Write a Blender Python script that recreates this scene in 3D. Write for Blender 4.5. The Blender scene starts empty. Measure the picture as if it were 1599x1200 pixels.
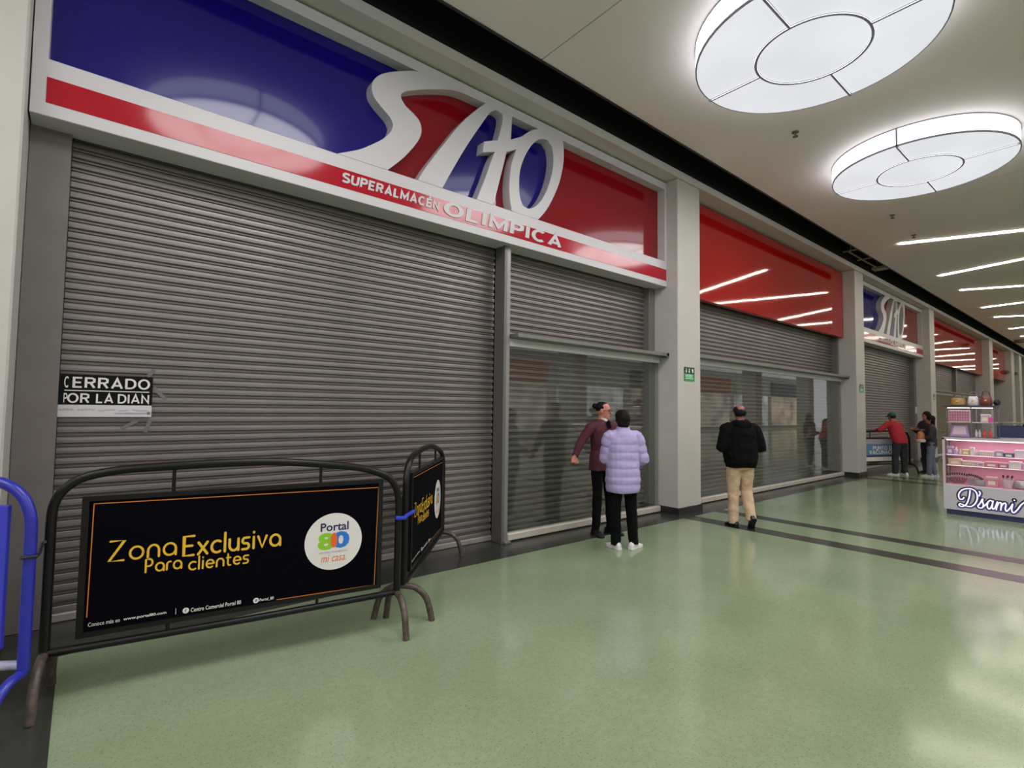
import bpy, bmesh, math, random
from math import sin, cos, pi, radians as R, atan2, hypot
from mathutils import Vector, Matrix, noise
from mathutils.geometry import tessellate_polygon

random.seed(4)
SC = bpy.context.scene
COL = SC.collection

# ------------------------------------------------------------------ camera
cam_d = bpy.data.cameras.new('camera')
cam = bpy.data.objects.new('camera', cam_d)
COL.objects.link(cam)
SC.camera = cam
cam_d.sensor_fit = 'HORIZONTAL'
cam_d.sensor_width = 36.0
cam_d.lens = 809.48 / 1599.0 * 36.0
cam_d.clip_start = 0.05
cam_d.clip_end = 300
YAW, PIT, ROL = 0.690558, 0.048875, 0.0130838
_f = Vector((sin(YAW) * cos(PIT), cos(YAW) * cos(PIT), sin(PIT)))
_r = Vector((cos(YAW), -sin(YAW), 0))
_u = _r.cross(_f)
_r2 = _r * cos(ROL) + _u * sin(ROL)
_u2 = -_r * sin(ROL) + _u * cos(ROL)
cam.matrix_world = Matrix(((_r2.x, _u2.x, -_f.x, 0), (_r2.y, _u2.y, -_f.y, 0), (_r2.z, _u2.z, -_f.z, 1.58), (0, 0, 0, 1)))

# ------------------------------------------------------------------ world, lights, exposure
SC.view_settings.view_transform = 'Standard'
SC.view_settings.look = 'None'
SC.view_settings.gamma = 1.0
SC.view_settings.use_curve_mapping = False
SC.view_settings.exposure = 0.0
W = bpy.data.worlds.new('world')
SC.world = W
W.use_nodes = True
W.node_tree.nodes['Background'].inputs[0].default_value = (0.98, 0.96, 1.0, 1)
W.node_tree.nodes['Background'].inputs[1].default_value = .85

def area(loc, size, power, colr=(1, .97, .92), rot=(0, 0, 0), shape='DISK', sy=None):
    l = bpy.data.lights.new('lamp_light', 'AREA')
    l.shape = shape
    l.size = size
    if sy: l.size_y = sy
    l.energy = power
    l.color = colr
    o = bpy.data.objects.new('lamp_light', l)
    COL.objects.link(o)
    o.location = loc
    o.rotation_euler = rot
    return o

LAMP_X = (-6.3, -2.4, 1.5, 5.4, 9.3)
for lx in LAMP_X:
    area((lx, 1.96, 5.143), 2.1, 84, (1, .978, .968))
    area((lx, -2.6, 5.143), 2.1, 62, (1, .978, .968))  # light of the added, unseen lamp row behind the viewer
# ------------------------------------------------------------------ materials
def lin(c):
    out = []
    for v in c:
        v = v / 255.0
        out.append(v / 12.92 if v <= .04045 else ((v + .055) / 1.055) ** 2.4)
    return tuple(out) + (1.0,)

MATS = {}
def mat(name, c, rough=.5, metal=0., var=0., scale=8., bump=0., bscale=60., spec=.5, stretch=None, coat=0., detail=4.):
    if name in MATS: return MATS[name]
    m = bpy.data.materials.new(name)
    m.use_nodes = True
    nt = m.node_tree
    b = nt.nodes['Principled BSDF']
    L = lin(c)
    b.inputs['Base Color'].default_value = L
    b.inputs['Roughness'].default_value = rough
    b.inputs['Metallic'].default_value = metal
    b.inputs['Specular IOR Level'].default_value = spec
    b.inputs['Coat Weight'].default_value = coat
    b.inputs['Coat Roughness'].default_value = .05
    tc = None
    if var or bump:
        tc = nt.nodes.new('ShaderNodeTexCoord')
        mp = nt.nodes.new('ShaderNodeMapping')
        nt.links.new(tc.outputs['Object'], mp.inputs[0])
        if stretch: mp.inputs['Scale'].default_value = stretch
    if var:
        n = nt.nodes.new('ShaderNodeTexNoise')
        n.inputs['Scale'].default_value = scale
        n.inputs['Detail'].default_value = detail
        nt.links.new(mp.outputs[0], n.inputs['Vector'])
        r = nt.nodes.new('ShaderNodeValToRGB')
        r.color_ramp.elements[0].position = .3
        r.color_ramp.elements[1].position = .7
        r.color_ramp.elements[0].color = tuple(max(0, v * (1 - var)) for v in L[:3]) + (1,)
        r.color_ramp.elements[1].color = tuple(min(1, v * (1 + var)) for v in L[:3]) + (1,)
        nt.links.new(n.outputs['Fac'], r.inputs[0])
        nt.links.new(r.outputs[0], b.inputs['Base Color'])
    if bump:
        n2 = nt.nodes.new('ShaderNodeTexNoise')
        n2.inputs['Scale'].default_value = bscale
        nt.links.new(mp.outputs[0], n2.inputs['Vector'])
        bp = nt.nodes.new('ShaderNodeBump')
        bp.inputs['Strength'].default_value = bump
        bp.inputs['Distance'].default_value = .01
        nt.links.new(n2.outputs['Fac'], bp.inputs['Height'])
        nt.links.new(bp.outputs[0], b.inputs['Normal'])
    MATS[name] = m
    return m

def emat(name, c, strength, var=0., scale=1.2):
    if name in MATS: return MATS[name]
    m = bpy.data.materials.new(name)
    m.use_nodes = True
    nt = m.node_tree
    b = nt.nodes['Principled BSDF']
    L = lin(c)
    b.inputs['Base Color'].default_value = (.25, .25, .25, 1)
    b.inputs['Roughness'].default_value = .4
    b.inputs['Emission Color'].default_value = L
    b.inputs['Emission Strength'].default_value = strength
    if var:
        tc = nt.nodes.new('ShaderNodeTexCoord')
        n = nt.nodes.new('ShaderNodeTexNoise')
        n.inputs['Scale'].default_value = scale
        n.inputs['Detail'].default_value = 1
        nt.links.new(tc.outputs['Object'], n.inputs['Vector'])
        mr = nt.nodes.new('ShaderNodeMapRange')
        mr.inputs[1].default_value = .3; mr.inputs[2].default_value = .7
        mr.inputs[3].default_value = strength * (1 - var); mr.inputs[4].default_value = strength * (1 + var)
        nt.links.new(n.outputs['Fac'], mr.inputs[0])
        nt.links.new(mr.outputs[0], b.inputs['Emission Strength'])
    MATS[name] = m
    return m

def glassmat(name, tint, boost=0.0, rough=0.0):
    if name in MATS: return MATS[name]
    m = bpy.data.materials.new(name)
    m.use_nodes = True
    nt = m.node_tree
    for n in list(nt.nodes): nt.nodes.remove(n)
    out = nt.nodes.new('ShaderNodeOutputMaterial')
    tr = nt.nodes.new('ShaderNodeBsdfTransparent'); tr.inputs[0].default_value = tint
    gl = nt.nodes.new('ShaderNodeBsdfGlossy'); gl.inputs['Roughness'].default_value = rough
    fr = nt.nodes.new('ShaderNodeFresnel'); fr.inputs[0].default_value = 1.5
    ad = nt.nodes.new('ShaderNodeMath'); ad.operation = 'ADD'; ad.inputs[1].default_value = boost
    mx = nt.nodes.new('ShaderNodeMixShader')
    ge = nt.nodes.new('ShaderNodeNewGeometry')          # same reflectance from either face of the pane
    mr = nt.nodes.new('ShaderNodeMapRange')
    mr.inputs[3].default_value = 1.5; mr.inputs[4].default_value = 1 / 1.5
    nt.links.new(ge.outputs['Backfacing'], mr.inputs[0])
    nt.links.new(mr.outputs[0], fr.inputs[0])
    nt.links.new(fr.outputs[0], ad.inputs[0])
    nt.links.new(ad.outputs[0], mx.inputs[0])
    nt.links.new(tr.outputs[0], mx.inputs[1])
    nt.links.new(gl.outputs[0], mx.inputs[2])
    nt.links.new(mx.outputs[0], out.inputs[0])
    MATS[name] = m
    return m

M_wall = mat('wall_paint', (200, 195, 190), .55, var=.03, scale=2)
M_col = mat('column_paint', (192, 188, 183), .5, var=.03, scale=3)
M_ceil = mat('ceiling_paint', (238, 227, 226), .7, var=.03, scale=.8)
M_dark = mat('slot_black', (24, 23, 26), .9, spec=.2)
M_band = mat('slot_edge_black', (32, 32, 36), .5)
M_border = mat('border_vinyl', (52, 54, 49), .22, var=.12, scale=14, spec=.5)
M_base = mat('black_skirting', (34, 36, 37), .4)
M_jamb = mat('jamb_paint', (112, 106, 102), .55, var=.08, scale=4)
M_shut = mat('shutter_steel', (130, 123, 120), .42, .5, var=.16, scale=5, stretch=(.5, 1, 9), detail=6)
M_steel = mat('mullion_steel', (146, 144, 142), .4, .5, var=.05)
M_alu = mat('white_aluminium', (206, 208, 203), .4, .1)
M_dalu = mat('grey_aluminium', (126, 126, 122), .4, .4)
M_sill = mat('sill_paint', (190, 184, 172), .5, var=.08, scale=10)
M_white = mat('sign_white', (200, 196, 200), .4)
M_blue = mat('sign_blue', (22, 12, 112), .08, spec=.5, bump=.05, bscale=1.2)
M_red = mat('sign_red', (132, 12, 26), .08, spec=.5, bump=.05, bscale=1.2)
M_red2 = mat('panel_red', (168, 20, 20), .05, spec=.8, bump=.10, bscale=1.6)
M_strip = mat('strip_red', (170, 20, 40), .1, spec=.5, bump=.04, bscale=1.5)
M_black = mat('black_paint', (17, 16, 16), .32, var=.2, scale=25, spec=.3)
M_rust = mat('worn_paint', (86, 74, 68), .45, .3, var=.4, scale=30)
M_bluep = mat('blue_paint', (40, 44, 156), .3, var=.08, scale=20)
M_blues = mat('blue_sheet', (62, 66, 196), .4)
M_print = mat('banner_black', (6, 5, 12), .5, spec=.04)
M_gold = mat('gold_print', (232, 184, 44), .45)
M_oran = mat('orange_line', (206, 120, 40), .5)
M_wprint = mat('white_print', (226, 222, 218), .5)
M_navy = mat('navy_print', (28, 26, 84), .5)
M_green = mat('logo_green', (140, 200, 40), .5)
M_lblue = mat('logo_blue', (36, 120, 214), .5)
M_lor = mat('logo_orange', (232, 104, 40), .5)
M_grey = mat('grey_print', (120, 120, 128), .5)
M_paper = mat('paper_black', (12, 11, 13), .5, spec=.15)
M_paperw = mat('paper_white', (206, 203, 206), .6)
M_lampw = emat('lamp_panel', (236, 238, 244), .84, .06, 1.1)
M_lampside = emat('lamp_side', (230, 234, 238), 3.0, .04, 1.4)
M_lframe = mat('lamp_frame', (170, 168, 186), .5, .2)
M_led = emat('led_strip', (255, 246, 228), 27)
M_glass = glassmat('shop_glass', (.90, .93, .91, 1), .015)
M_cglass = glassmat('case_glass', (.97, .96, .97, 1), .0)

# floor: speckled glossy green vinyl
def floor_mat():
    m = bpy.data.materials.new('green_vinyl')
    m.use_nodes = True
    nt = m.node_tree
    b = nt.nodes['Principled BSDF']
    tc = nt.nodes.new('ShaderNodeTexCoord')
    def nz(s, d):
        n = nt.nodes.new('ShaderNodeTexNoise'); n.inputs['Scale'].default_value = s; n.inputs['Detail'].default_value = d
        nt.links.new(tc.outputs['Object'], n.inputs['Vector']); return n
    n1, n2, n3 = nz(1.4, 5), nz(95, 2), nz(26, 3)
    r1 = nt.nodes.new('ShaderNodeValToRGB')
    r1.color_ramp.elements[0].position = .3; r1.color_ramp.elements[1].position = .72
    r1.color_ramp.elements[0].color = lin((130, 146, 115)); r1.color_ramp.elements[1].color = lin((142, 157, 126))
    nt.links.new(n1.outputs['Fac'], r1.inputs[0])
    r2 = nt.nodes.new('ShaderNodeValToRGB')
    r2.color_ramp.elements[0].position = .30; r2.color_ramp.elements[1].position = .42
    r2.color_ramp.elements[0].color = (.62, .64, .6, 1); r2.color_ramp.elements[1].color = (1, 1, 1, 1)
    nt.links.new(n2.outputs['Fac'], r2.inputs[0])
    r3 = nt.nodes.new('ShaderNodeValToRGB')
    r3.color_ramp.elements[0].position = .3; r3.color_ramp.elements[1].position = .7
    r3.color_ramp.elements[0].color = (.93, .93, .93, 1); r3.color_ramp.elements[1].color = (1.04, 1.04, 1.04, 1)
    nt.links.new(n3.outputs['Fac'], r3.inputs[0])
    m1 = nt.nodes.new('ShaderNodeMixRGB'); m1.blend_type = 'MULTIPLY'; m1.inputs[0].default_value = 1
    nt.links.new(r1.outputs[0], m1.inputs[1]); nt.links.new(r2.outputs[0], m1.inputs[2])
    m2 = nt.nodes.new('ShaderNodeMixRGB'); m2.blend_type = 'MULTIPLY'; m2.inputs[0].default_value = 1
    nt.links.new(m1.outputs[0], m2.inputs[1]); nt.links.new(r3.outputs[0], m2.inputs[2])
    nt.links.new(m2.outputs[0], b.inputs['Base Color'])
    b.inputs['Roughness'].default_value = .13
    b.inputs['Specular IOR Level'].default_value = .55
    bp = nt.nodes.new('ShaderNodeBump'); bp.inputs['Strength'].default_value = .05; bp.inputs['Distance'].default_value = .01
    nt.links.new(nz(7, 3).outputs['Fac'], bp.inputs['Height'])
    nt.links.new(bp.outputs[0], b.inputs['Normal'])
    return m
M_floor = floor_mat()

# ------------------------------------------------------------------ mesh helpers
ORG = {}
def tag(o, label=None, cat=None, group=None, kind=None):
    if label: o['label'] = label
    if cat: o['category'] = cat
    if group: o['group'] = group
    if kind: o['kind'] = kind
    return o

def empty(name, loc, label, cat, group=None, rz=0.):
    o = bpy.data.objects.new(name, None)
    o.empty_display_size = .1
    COL.objects.link(o)
    o.location = loc
    o.rotation_euler = (0, 0, rz)
    ORG[o.name] = Vector(loc) if rz == 0 else None     # rotated things are built in local coordinates
    return tag(o, label, cat, group)

class MB:
    def __init__(s): s.v = []; s.f = []
    def add(s, v, f):
        n = len(s.v)
        s.v += [Vector(p) for p in v]
        s.f += [tuple(i + n for i in q) for q in f]
        return s
    def box(s, x0, x1, y0, y1, z0, z1):
        v = [(x0, y0, z0), (x1, y0, z0), (x1, y1, z0), (x0, y1, z0), (x0, y0, z1), (x1, y0, z1), (x1, y1, z1), (x0, y1, z1)]
        return s.add(v, [(0, 3, 2, 1), (4, 5, 6, 7), (0, 1, 5, 4), (1, 2, 6, 5), (2, 3, 7, 6), (3, 0, 4, 7)])
    def bbox(s, x0, x1, y0, y1, z0, z1, b=.005):
        "box with chamfered edges"
        bm = bmesh.new()
        bmesh.ops.create_cube(bm, size=1)
        for q in bm.verts:
            q.co = Vector(((x0 + x1) / 2 + q.co.x * (x1 - x0), (y0 + y1) / 2 + q.co.y * (y1 - y0), (z0 + z1) / 2 + q.co.z * (z1 - z0)))
        bmesh.ops.bevel(bm, geom=bm.edges[:], offset=b, segments=1, affect='EDGES')
        return s.addbm(bm)
    def addbm(s, bm):
        bm.verts.ensure_lookup_table()
        bm.verts.index_update()
        s.add([q.co.copy() for q in bm.verts], [tuple(q.index for q in f.verts) for f in bm.faces])
        bm.free()
        return s
    def rings(s, rings, cap=True):
        "rings: list of equal-length point loops"
        n = len(rings[0]); base = len(s.v)
        for r in rings: s.v += [Vector(p) for p in r]
        for i in range(len(rings) - 1):
            for j in range(n):
                k = (j + 1) % n
                s.f.append((base + i * n + j, base + i * n + k, base + (i + 1) * n + k, base + (i + 1) * n + j))
        if cap:
            s.f.append(tuple(base + j for j in reversed(range(n))))
            s.f.append(tuple(base + (len(rings) - 1) * n + j for j in range(n)))
        return s
    def tube(s, pts, rad, seg=10, flat=1.0, cap=True):
        pts = [Vector(p) for p in pts]
        if not isinstance(rad, (list, tuple)): rad = [rad] * len(pts)
        rr = []
        prev = None
        for i, p in enumerate(pts):
            t = (pts[min(i + 1, len(pts) - 1)] - pts[max(i - 1, 0)]).normalized()
            if prev is None:
                a = Vector((0, 0, 1)) if abs(t.z) < .9 else Vector((0, 1, 0))
                u = t.cross(a).normalized()
            else:
                u = (prev - t * prev.dot(t)).normalized()
            prev = u
            w = t.cross(u)
            rr.append([p + u * cos(2 * pi * j / seg) * rad[i] + w * sin(2 * pi * j / seg) * rad[i] * flat for j in range(seg)])
        return s.rings(rr, cap)
    def ell(s, c, r, seg=16, nr=10, rot=None):
        c = Vector(c); rr = []
        for i in range(nr + 1):
            a = -pi / 2 + pi * min(max(i / nr, .02), .98)
            ring = []
            for j in range(seg):
                b = 2 * pi * j / seg
                p = Vector((cos(a) * cos(b) * r[0], cos(a) * sin(b) * r[1], sin(a) * r[2]))
                if rot: p = rot @ p
                ring.append(c + p)
            rr.append(ring)
        return s.rings(rr)
    def lathe(s, c, prof, seg=20):
        c = Vector(c)
        return s.rings([[c + Vector((r * cos(2 * pi * j / seg), r * sin(2 * pi * j / seg), z)) for j in range(seg)] for r, z in prof])
    def prism(s, poly, holes, O, u, v, d0, d1):
        "polygon in the (u,v) plane through O, extruded along the normal u x v from d0 to d1"
        O = Vector(O); u = Vector(u); v = Vector(v); n = u.cross(v)
        loops = [list(poly)] + [list(h) for h in (holes or [])]
        tri = tessellate_polygon([[Vector((p[0], p[1], 0)) for p in l] for l in loops])
        flat = [p for l in loops for p in l]; N = len(flat)
        pt = lambda p, d: O + u * p[0] + v * p[1] + n * d
        vs = [pt(p, d0) for p in flat] + [pt(p, d1) for p in flat]
        fs = []
        for t in tri:
            a, b, c = t
            ar = (flat[b][0] - flat[a][0]) * (flat[c][1] - flat[a][1]) - (flat[b][1] - flat[a][1]) * (flat[c][0] - flat[a][0])
            if ar < 0: a, c = c, a
            fs.append((N + a, N + b, N + c)); fs.append((c, b, a))
        k = 0
        for li, l in enumerate(loops):
            m = len(l)
            A = sum(l[i][0] * l[(i + 1) % m][1] - l[(i + 1) % m][0] * l[i][1] for i in range(m))
            ccw = A > 0
            if li > 0: ccw = not ccw
            for i in range(m):
                a, b = k + i, k + (i + 1) % m
                if (A > 0) == (li == 0): fs.append((a, b, N + b, N + a))
                else: fs.append((b, a, N + a, N + b))
            k += m
        return s.add(vs, fs)
    def ribbon(s, pts, w, O, u, v, d, closed=False):
        "flat stroke with round ends, lying d in front of the plane"
        O = Vector(O); u = Vector(u); v = Vector(v); n = u.cross(v)
        P = [Vector((p[0], p[1])) for p in pts]
        m = len(P); base = len(s.v)
        for i in range(m):
            if closed: a, b = P[i - 1], P[(i + 1) % m]
            else: a, b = P[max(i - 1, 0)], P[min(i + 1, m - 1)]
            t = (b - a).normalized()
            k = Vector((-t.y, t.x))
            sc = 1.0
            if 0 < i < m - 1 or closed:
                t1 = (P[i] - P[i - 1]).normalized(); k1 = Vector((-t1.y, t1.x))
                sc = 1 / max(.75, k.dot(k1))
            for sg in (1, -1):
                q = P[i] + k * (sg * w * sc)
                s.v.append(O + u * q.x + v * q.y + n * (d + i * 1.5e-5))
        for i in range(m if closed else m - 1):
            j = (i + 1) % m
            s.f.append((base + 2 * i, base + 2 * i + 1, base + 2 * j + 1, base + 2 * j))
        if not closed:
            for c in (P[0], P[-1]):
                b0 = len(s.v)
                for j in range(10):
                    q = c + Vector((cos(2 * pi * j / 10), sin(2 * pi * j / 10))) * w
                    s.v.append(O + u * q.x + v * q.y + n * (d + .0006))
                s.f.append(tuple(range(b0, b0 + 10)))
        return s
    def disc(s, c, r, O, u, v, d0, d1, seg=32, ry=None):
        ry = ry or r
        return s.prism([(c[0] + r * cos(2 * pi * j / seg), c[1] + ry * sin(2 * pi * j / seg)) for j in range(seg)], None, O, u, v, d0, d1)
    def text(s, t, box, O, u, v, d=.001, bold=0., ext=0., shear=0.):
        "built-in face, fitted into box=(u0,u1,v0,v1)"
        cu = bpy.data.curves.new('t', 'FONT')
        cu.body = t; cu.size = 1; cu.resolution_u = 3; cu.offset = bold; cu.shear = shear
        ob = bpy.data.objects.new('t', cu)
        COL.objects.link(ob)
        dg = bpy.context.evaluated_depsgraph_get()
        me = bpy.data.meshes.new_from_object(ob.evaluated_get(dg))
        bpy.data.objects.remove(ob); bpy.data.curves.remove(cu)
        xs = [q.co.x for q in me.vertices]; ys = [q.co.y for q in me.vertices]
        x0, x1, y0, y1 = min(xs), max(xs), min(ys), max(ys)
        sx = (box[1] - box[0]) / (x1 - x0); sy = (box[3] - box[2]) / (y1 - y0)
        O = Vector(O); u = Vector(u); v = Vector(v); n = u.cross(v)
        pv = [O + u * (box[0] + (q.co.x - x0) * sx) + v * (box[2] + (q.co.y - y0) * sy) + n * d for q in me.vertices]
        pf = [tuple(p.vertices) for p in me.polygons]
        s.add(pv, pf)
        if ext:
            s.add([p + n * ext for p in pv], pf)
            cnt = {}
            for f in pf:
                for i in range(len(f)):
                    e = (f[i], f[(i + 1) % len(f)])
                    cnt[e] = cnt.get(e, 0) + 1
            b = len(s.v) - 2 * len(pv)
            for (i, j) in cnt:
                if (j, i) not in cnt: s.f.append((b + i, b + j, b + j + len(pv), b + i + len(pv)))
        bpy.data.meshes.remove(me)
        return s
    def mesh(s, name, m=None, org=None, smooth=False):
        me = bpy.data.meshes.new(name)
        o = org or Vector((0, 0, 0))
        me.from_pydata([tuple(p - o) for p in s.v], [], s.f)
        if m: me.materials.append(m)
        if smooth:
            me.shade_smooth()
            try: me.set_sharp_from_angle(angle=R(40))
            except Exception: pass
        me.update()
        return me
    def build(s, name, m, parent=None, smooth=False, label=None):
        org = None; p = parent
        while p is not None and p.name not in ORG: p = p.parent
        if p is not None: org = ORG[p.name]
        o = bpy.data.objects.new(name, s.mesh(name, m, org, smooth))
        COL.objects.link(o)
        if parent: o.parent = parent
        if label: o['label'] = label
        return o
    def single(s, name, m, label, cat, group=None, smooth=False):
        "a thing that is one mesh, origin at its base centre"
        xs = [p.x for p in s.v]; ys = [p.y for p in s.v]; zs = [p.z for p in s.v]
        org = Vector(((min(xs) + max(xs)) / 2, (min(ys) + max(ys)) / 2, min(zs)))
        o = bpy.data.objects.new(name, s.mesh(name, m, org, smooth))
        COL.objects.link(o); o.location = org
        ORG[o.name] = org
        return tag(o, label, cat, group)
    def struct(s, name, m, parent=None, smooth=False):
        o = s.build(name, m, parent, smooth)
        if parent is None: o['kind'] = 'structure'
        return o

def spline(P, n=6, closed=False):
    "Catmull-Rom through P"
    P = [Vector(p) for p in P]; out = []; m = len(P)
    for i in range(m if closed else m - 1):
        if closed: a, b, c, d = P[i - 1], P[i], P[(i + 1) % m], P[(i + 2) % m]
        else: a, b, c, d = P[max(i - 1, 0)], P[i], P[i + 1], P[min(i + 2, m - 1)]
        for k in range(n):
            t = k / n
            out.append(.5 * ((2 * b) + (c - a) * t + (2 * a - 5 * b + 4 * c - d) * t * t + (-a + 3 * b - 3 * c + d) * t ** 3))
    if not closed: out.append(P[-1])
    return out

X1, Z1 = (1, 0, 0), (0, 0, 1)          # text frame of everything that faces the mall walk

# ------------------------------------------------------------------ setting
YW, YC, YG, YS = 5.05, 4.52, 4.87, 4.72       # shutter, column face, shop glass, sign face
ZC = 5.4
XE = 64.0
MB().box(-10, XE, -14, 7.0, -.2, 0).struct('floor', M_floor)
# dark border along the shops and the cross stripes at the columns
MB().box(-10, XE, 4.35, 7.0, 0, .002).struct('trim_1', M_border)
k = 2
for sx in ((-1.16, -.87), (-.33, -.055), (6.92, 7.21), (7.80, 8.05), (14.86, 15.12), (15.72, 15.98), (22.2, 22.48), (23.1, 23.36)):
    MB().box(sx[0], sx[1], -8, 4.35, 0, .002).struct('trim_%d' % k, M_border)
    k += 1
# ceiling in big sheets with recessed joints
for i, (a, b) in enumerate(((-10, 3.7), (3.712, 11.1), (11.112, 18.5), (18.512, 26), (26.012, 34), (34.012, 42), (42.012, XE))):
    MB().box(a, b, -4.4, 4.07, ZC, ZC + .12).struct('ceiling' if i == 0 else 'ceiling_%d' % (i + 1), M_ceil)
MB().box(-10, XE, -4.4, 4.07, ZC + .125, ZC + .3).struct('ceiling_8', M_dark)
# dark slot between ceiling and shopfront
MB().box(-10, XE, 3.95, 4.05, ZC + .3, ZC + 1.2).box(-10, XE, 3.95, 4.7, ZC + 1.2, ZC + 1.3).struct('ceiling_9', M_dark)
MB().box(-10, XE, 4.045, 4.071, ZC - .012, ZC + .3).struct('trim_20', M_band)
# lintel: soffit over the shop signs and its face up to the slot
MB().box(-10, XE, 4.5, 7.0, 5.25, 5.365).struct('wall_lintel', M_wall)
MB().box(-10, XE, 4.5, 4.6, 5.366, ZC + 1.2).struct('trim_21', M_dark)
MB().box(-10, XE, 6.9, 7.0, 0, 5.25).struct('wall_back', M_wall)
MB().box(XE, XE + .2, -8, 7, 0, 6.6).struct('wall_end', mat('end_wall', (216, 196, 170), .6))
MB().box(-10.2, -10, -8, 7, 0, 6.6).struct('wall_near', M_wall)
MB().box(-10, XE, -14.2, -14, 0, 5.2).struct('wall_far', M_wall)
# inside of the closed shop
MB().box(-10, XE, 5.32, 5.42, 0, 5.25).struct('wall_shop', M_dark)

COLS = [(-1.0, -.37), (7.06, 7.70), (15.0, 15.63), (22.35, 23.0), (33.5, 34.4), (40.2, 41.2), (43.2, 44.2), (49, 50)]
for i, (a, b) in enumerate(COLS):
    c = MB().bbox(a, b, YC, 5.32, 0, 5.25, .012).struct('wall_column_%d' % (i + 1), M_col)
    MB().box(a - .015, b + .015, YC - .018, YC, .002, .105).box(a - .015, a, YC, 4.86, .002, .105).box(b, b + .015, YC, 4.86, .002, .105).struct('baseboard_%d' % (i + 1), M_base)
MB().box(-10, -1.0, 4.86, 5.05, 0, 5.25).struct('wall_left', M_wall)

# opposite side of the walk, behind the viewer (seen only as reflections in the glass)
for i in range(9):
    x0 = -8 + i * 7.6
    MB().box(x0, x0 + .8, -5.2, -4.4, 0, ZC + .3).struct('wall_pier_%d' % (i + 1), M_col)
    MB().box(x0 + .8, x0 + 7.6, -14, -13.8, 3.3, 4.6).struct('wall_fascia_%d' % (i + 1), mat('fascia_%d' % (i % 3), ((188, 96, 40), (196, 196, 192), (70, 76, 100))[i % 3], .5))
    MB().box(x0 + .9, x0 + 7.5, -14, -13.9, .3, 3.2).struct('window_%d' % (i + 1), emat('lit_shop_%d' % (i % 3), ((255, 240, 220), (245, 246, 250), (255, 226, 190))[i % 3], (.45, .7, .55)[i % 3], .6, .8))

# ------------------------------------------------------------------ roller shutters
PITCH = .0765
SLAT = [(.008, 0), (-.008, .003), (-.0125, .008), (-.0135, .026), (-.0115, .044), (-.007, .0485), (.009, .0515), (.009, .0555), (-.005, .0575), (-.006, .064), (.008, .0665), (.008, .0765)]
def slat_mesh(x0, x1):
    b = MB()
    n = len(SLAT)
    b.v = [Vector((x0, y, z)) for y, z in SLAT] + [Vector((x1, y, z)) for y, z in SLAT]
    b.f = [(i, n + i, n + i + 1, i + 1) for i in range(n - 1)]
    return b.mesh('slat', M_shut)
def shutter(x0, x1, label, ztop=3.62, z0=.06, joined=False):
    root = empty('roller_shutter', (x0, YW, 0), label, 'shutter', 'roller shutters of the closed store')
    n = int((ztop - z0) / PITCH)
    if joined:
        b = MB()
        for i in range(n):
            z = z0 + i * PITCH
            b.add([(x0, YW + y, z + q) for y, q in SLAT] + [(x1, YW + y, z + q) for y, q in SLAT], [(j, len(SLAT) + j, len(SLAT) + j + 1, j + 1) for j in range(len(SLAT) - 1)])
        o = b.build('slat_curtain', M_shut, root); o['kind'] = 'stuff'
    else:
        me = slat_mesh(0, x1 - x0)
        for i in range(n):
            o = bpy.data.objects.new('slat', me)
            COL.objects.link(o)
            o.parent = root
            o.location = (0, random.uniform(-.0015, .0015), z0 + i * PITCH)
    MB().bbox(x0, x1, YW - .045, YW + .01, .004, .062, .006).build('bottom_bar', mat('bar_steel', (158, 152, 146), .5, .3, var=.1), root)
    return root
s1 = shutter(-.137, 3.86, 'wide grey roller shutter behind the black barrier, with the closure poster taped to it')
shutter(3.93, 6.90, 'grey roller shutter behind the glass case where two women stand talking')
shutter(7.74, 14.90, 'grey roller shutter under the plain red panel, behind the man in the black jacket')
shutter(15.66, 22.1, 'grey roller shutter reaching the floor behind the vaccination barrier')
shutter(23.1, 28.55, 'small grey shutter above the pink kiosk, left of the dark post', joined=True)
shutter(28.85, 33.3, 'small grey shutter above the pink kiosk, right of the dark post', joined=True)

def jamb(name, x0, x1, y0, y1, z1, label):
    b = MB().bbox(x0, x1, y0, y1, .002, z1, .004)
    return b.single(name, M_jamb, label, 'shutter guide', 'shutter guides')
jamb('shutter_guide', -.368, -.14, 4.93, 5.3, 3.56, 'broad dark grey steel guide at the left edge of the first shutter')
jamb('shutter_guide', 6.90, 7.055, 4.94, 5.3, 3.56, 'dark grey steel guide left of the first white column')
jamb('shutter_guide', 14.90, 14.995, 4.91, 5.3, 3.56, 'dark grey steel guide left of the second white column')
jamb('shutter_guide', 22.1, 22.345, 4.93, 5.3, 3.56, 'dark steel guide right of the shutter behind the vaccination barrier')
jamb('shutter_guide', 28.56, 28.84, 4.93, 5.3, 3.56, 'dark steel post between the two small far shutters')
# mullion
mu = empty('shutter_mullion', (3.88, 4.84, 0), 'tall bare steel post between the first shutter and the glass case', 'post')
MB().bbox(3.832, 3.872, 4.80, 4.99, .002, 3.56, .003).build('post', mat('mullion_dark', (112, 110, 108), .45, .4), mu)
MB().bbox(3.872, 3.925, 4.80, 4.86, .002, 3.56, .003).build('face_strip', M_steel, mu, label='brighter steel front strip')
MB().bbox(3.86, 3.95, 4.76, 4.80, .002, .03, .004).build('foot_plate', M_jamb, mu)

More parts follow.
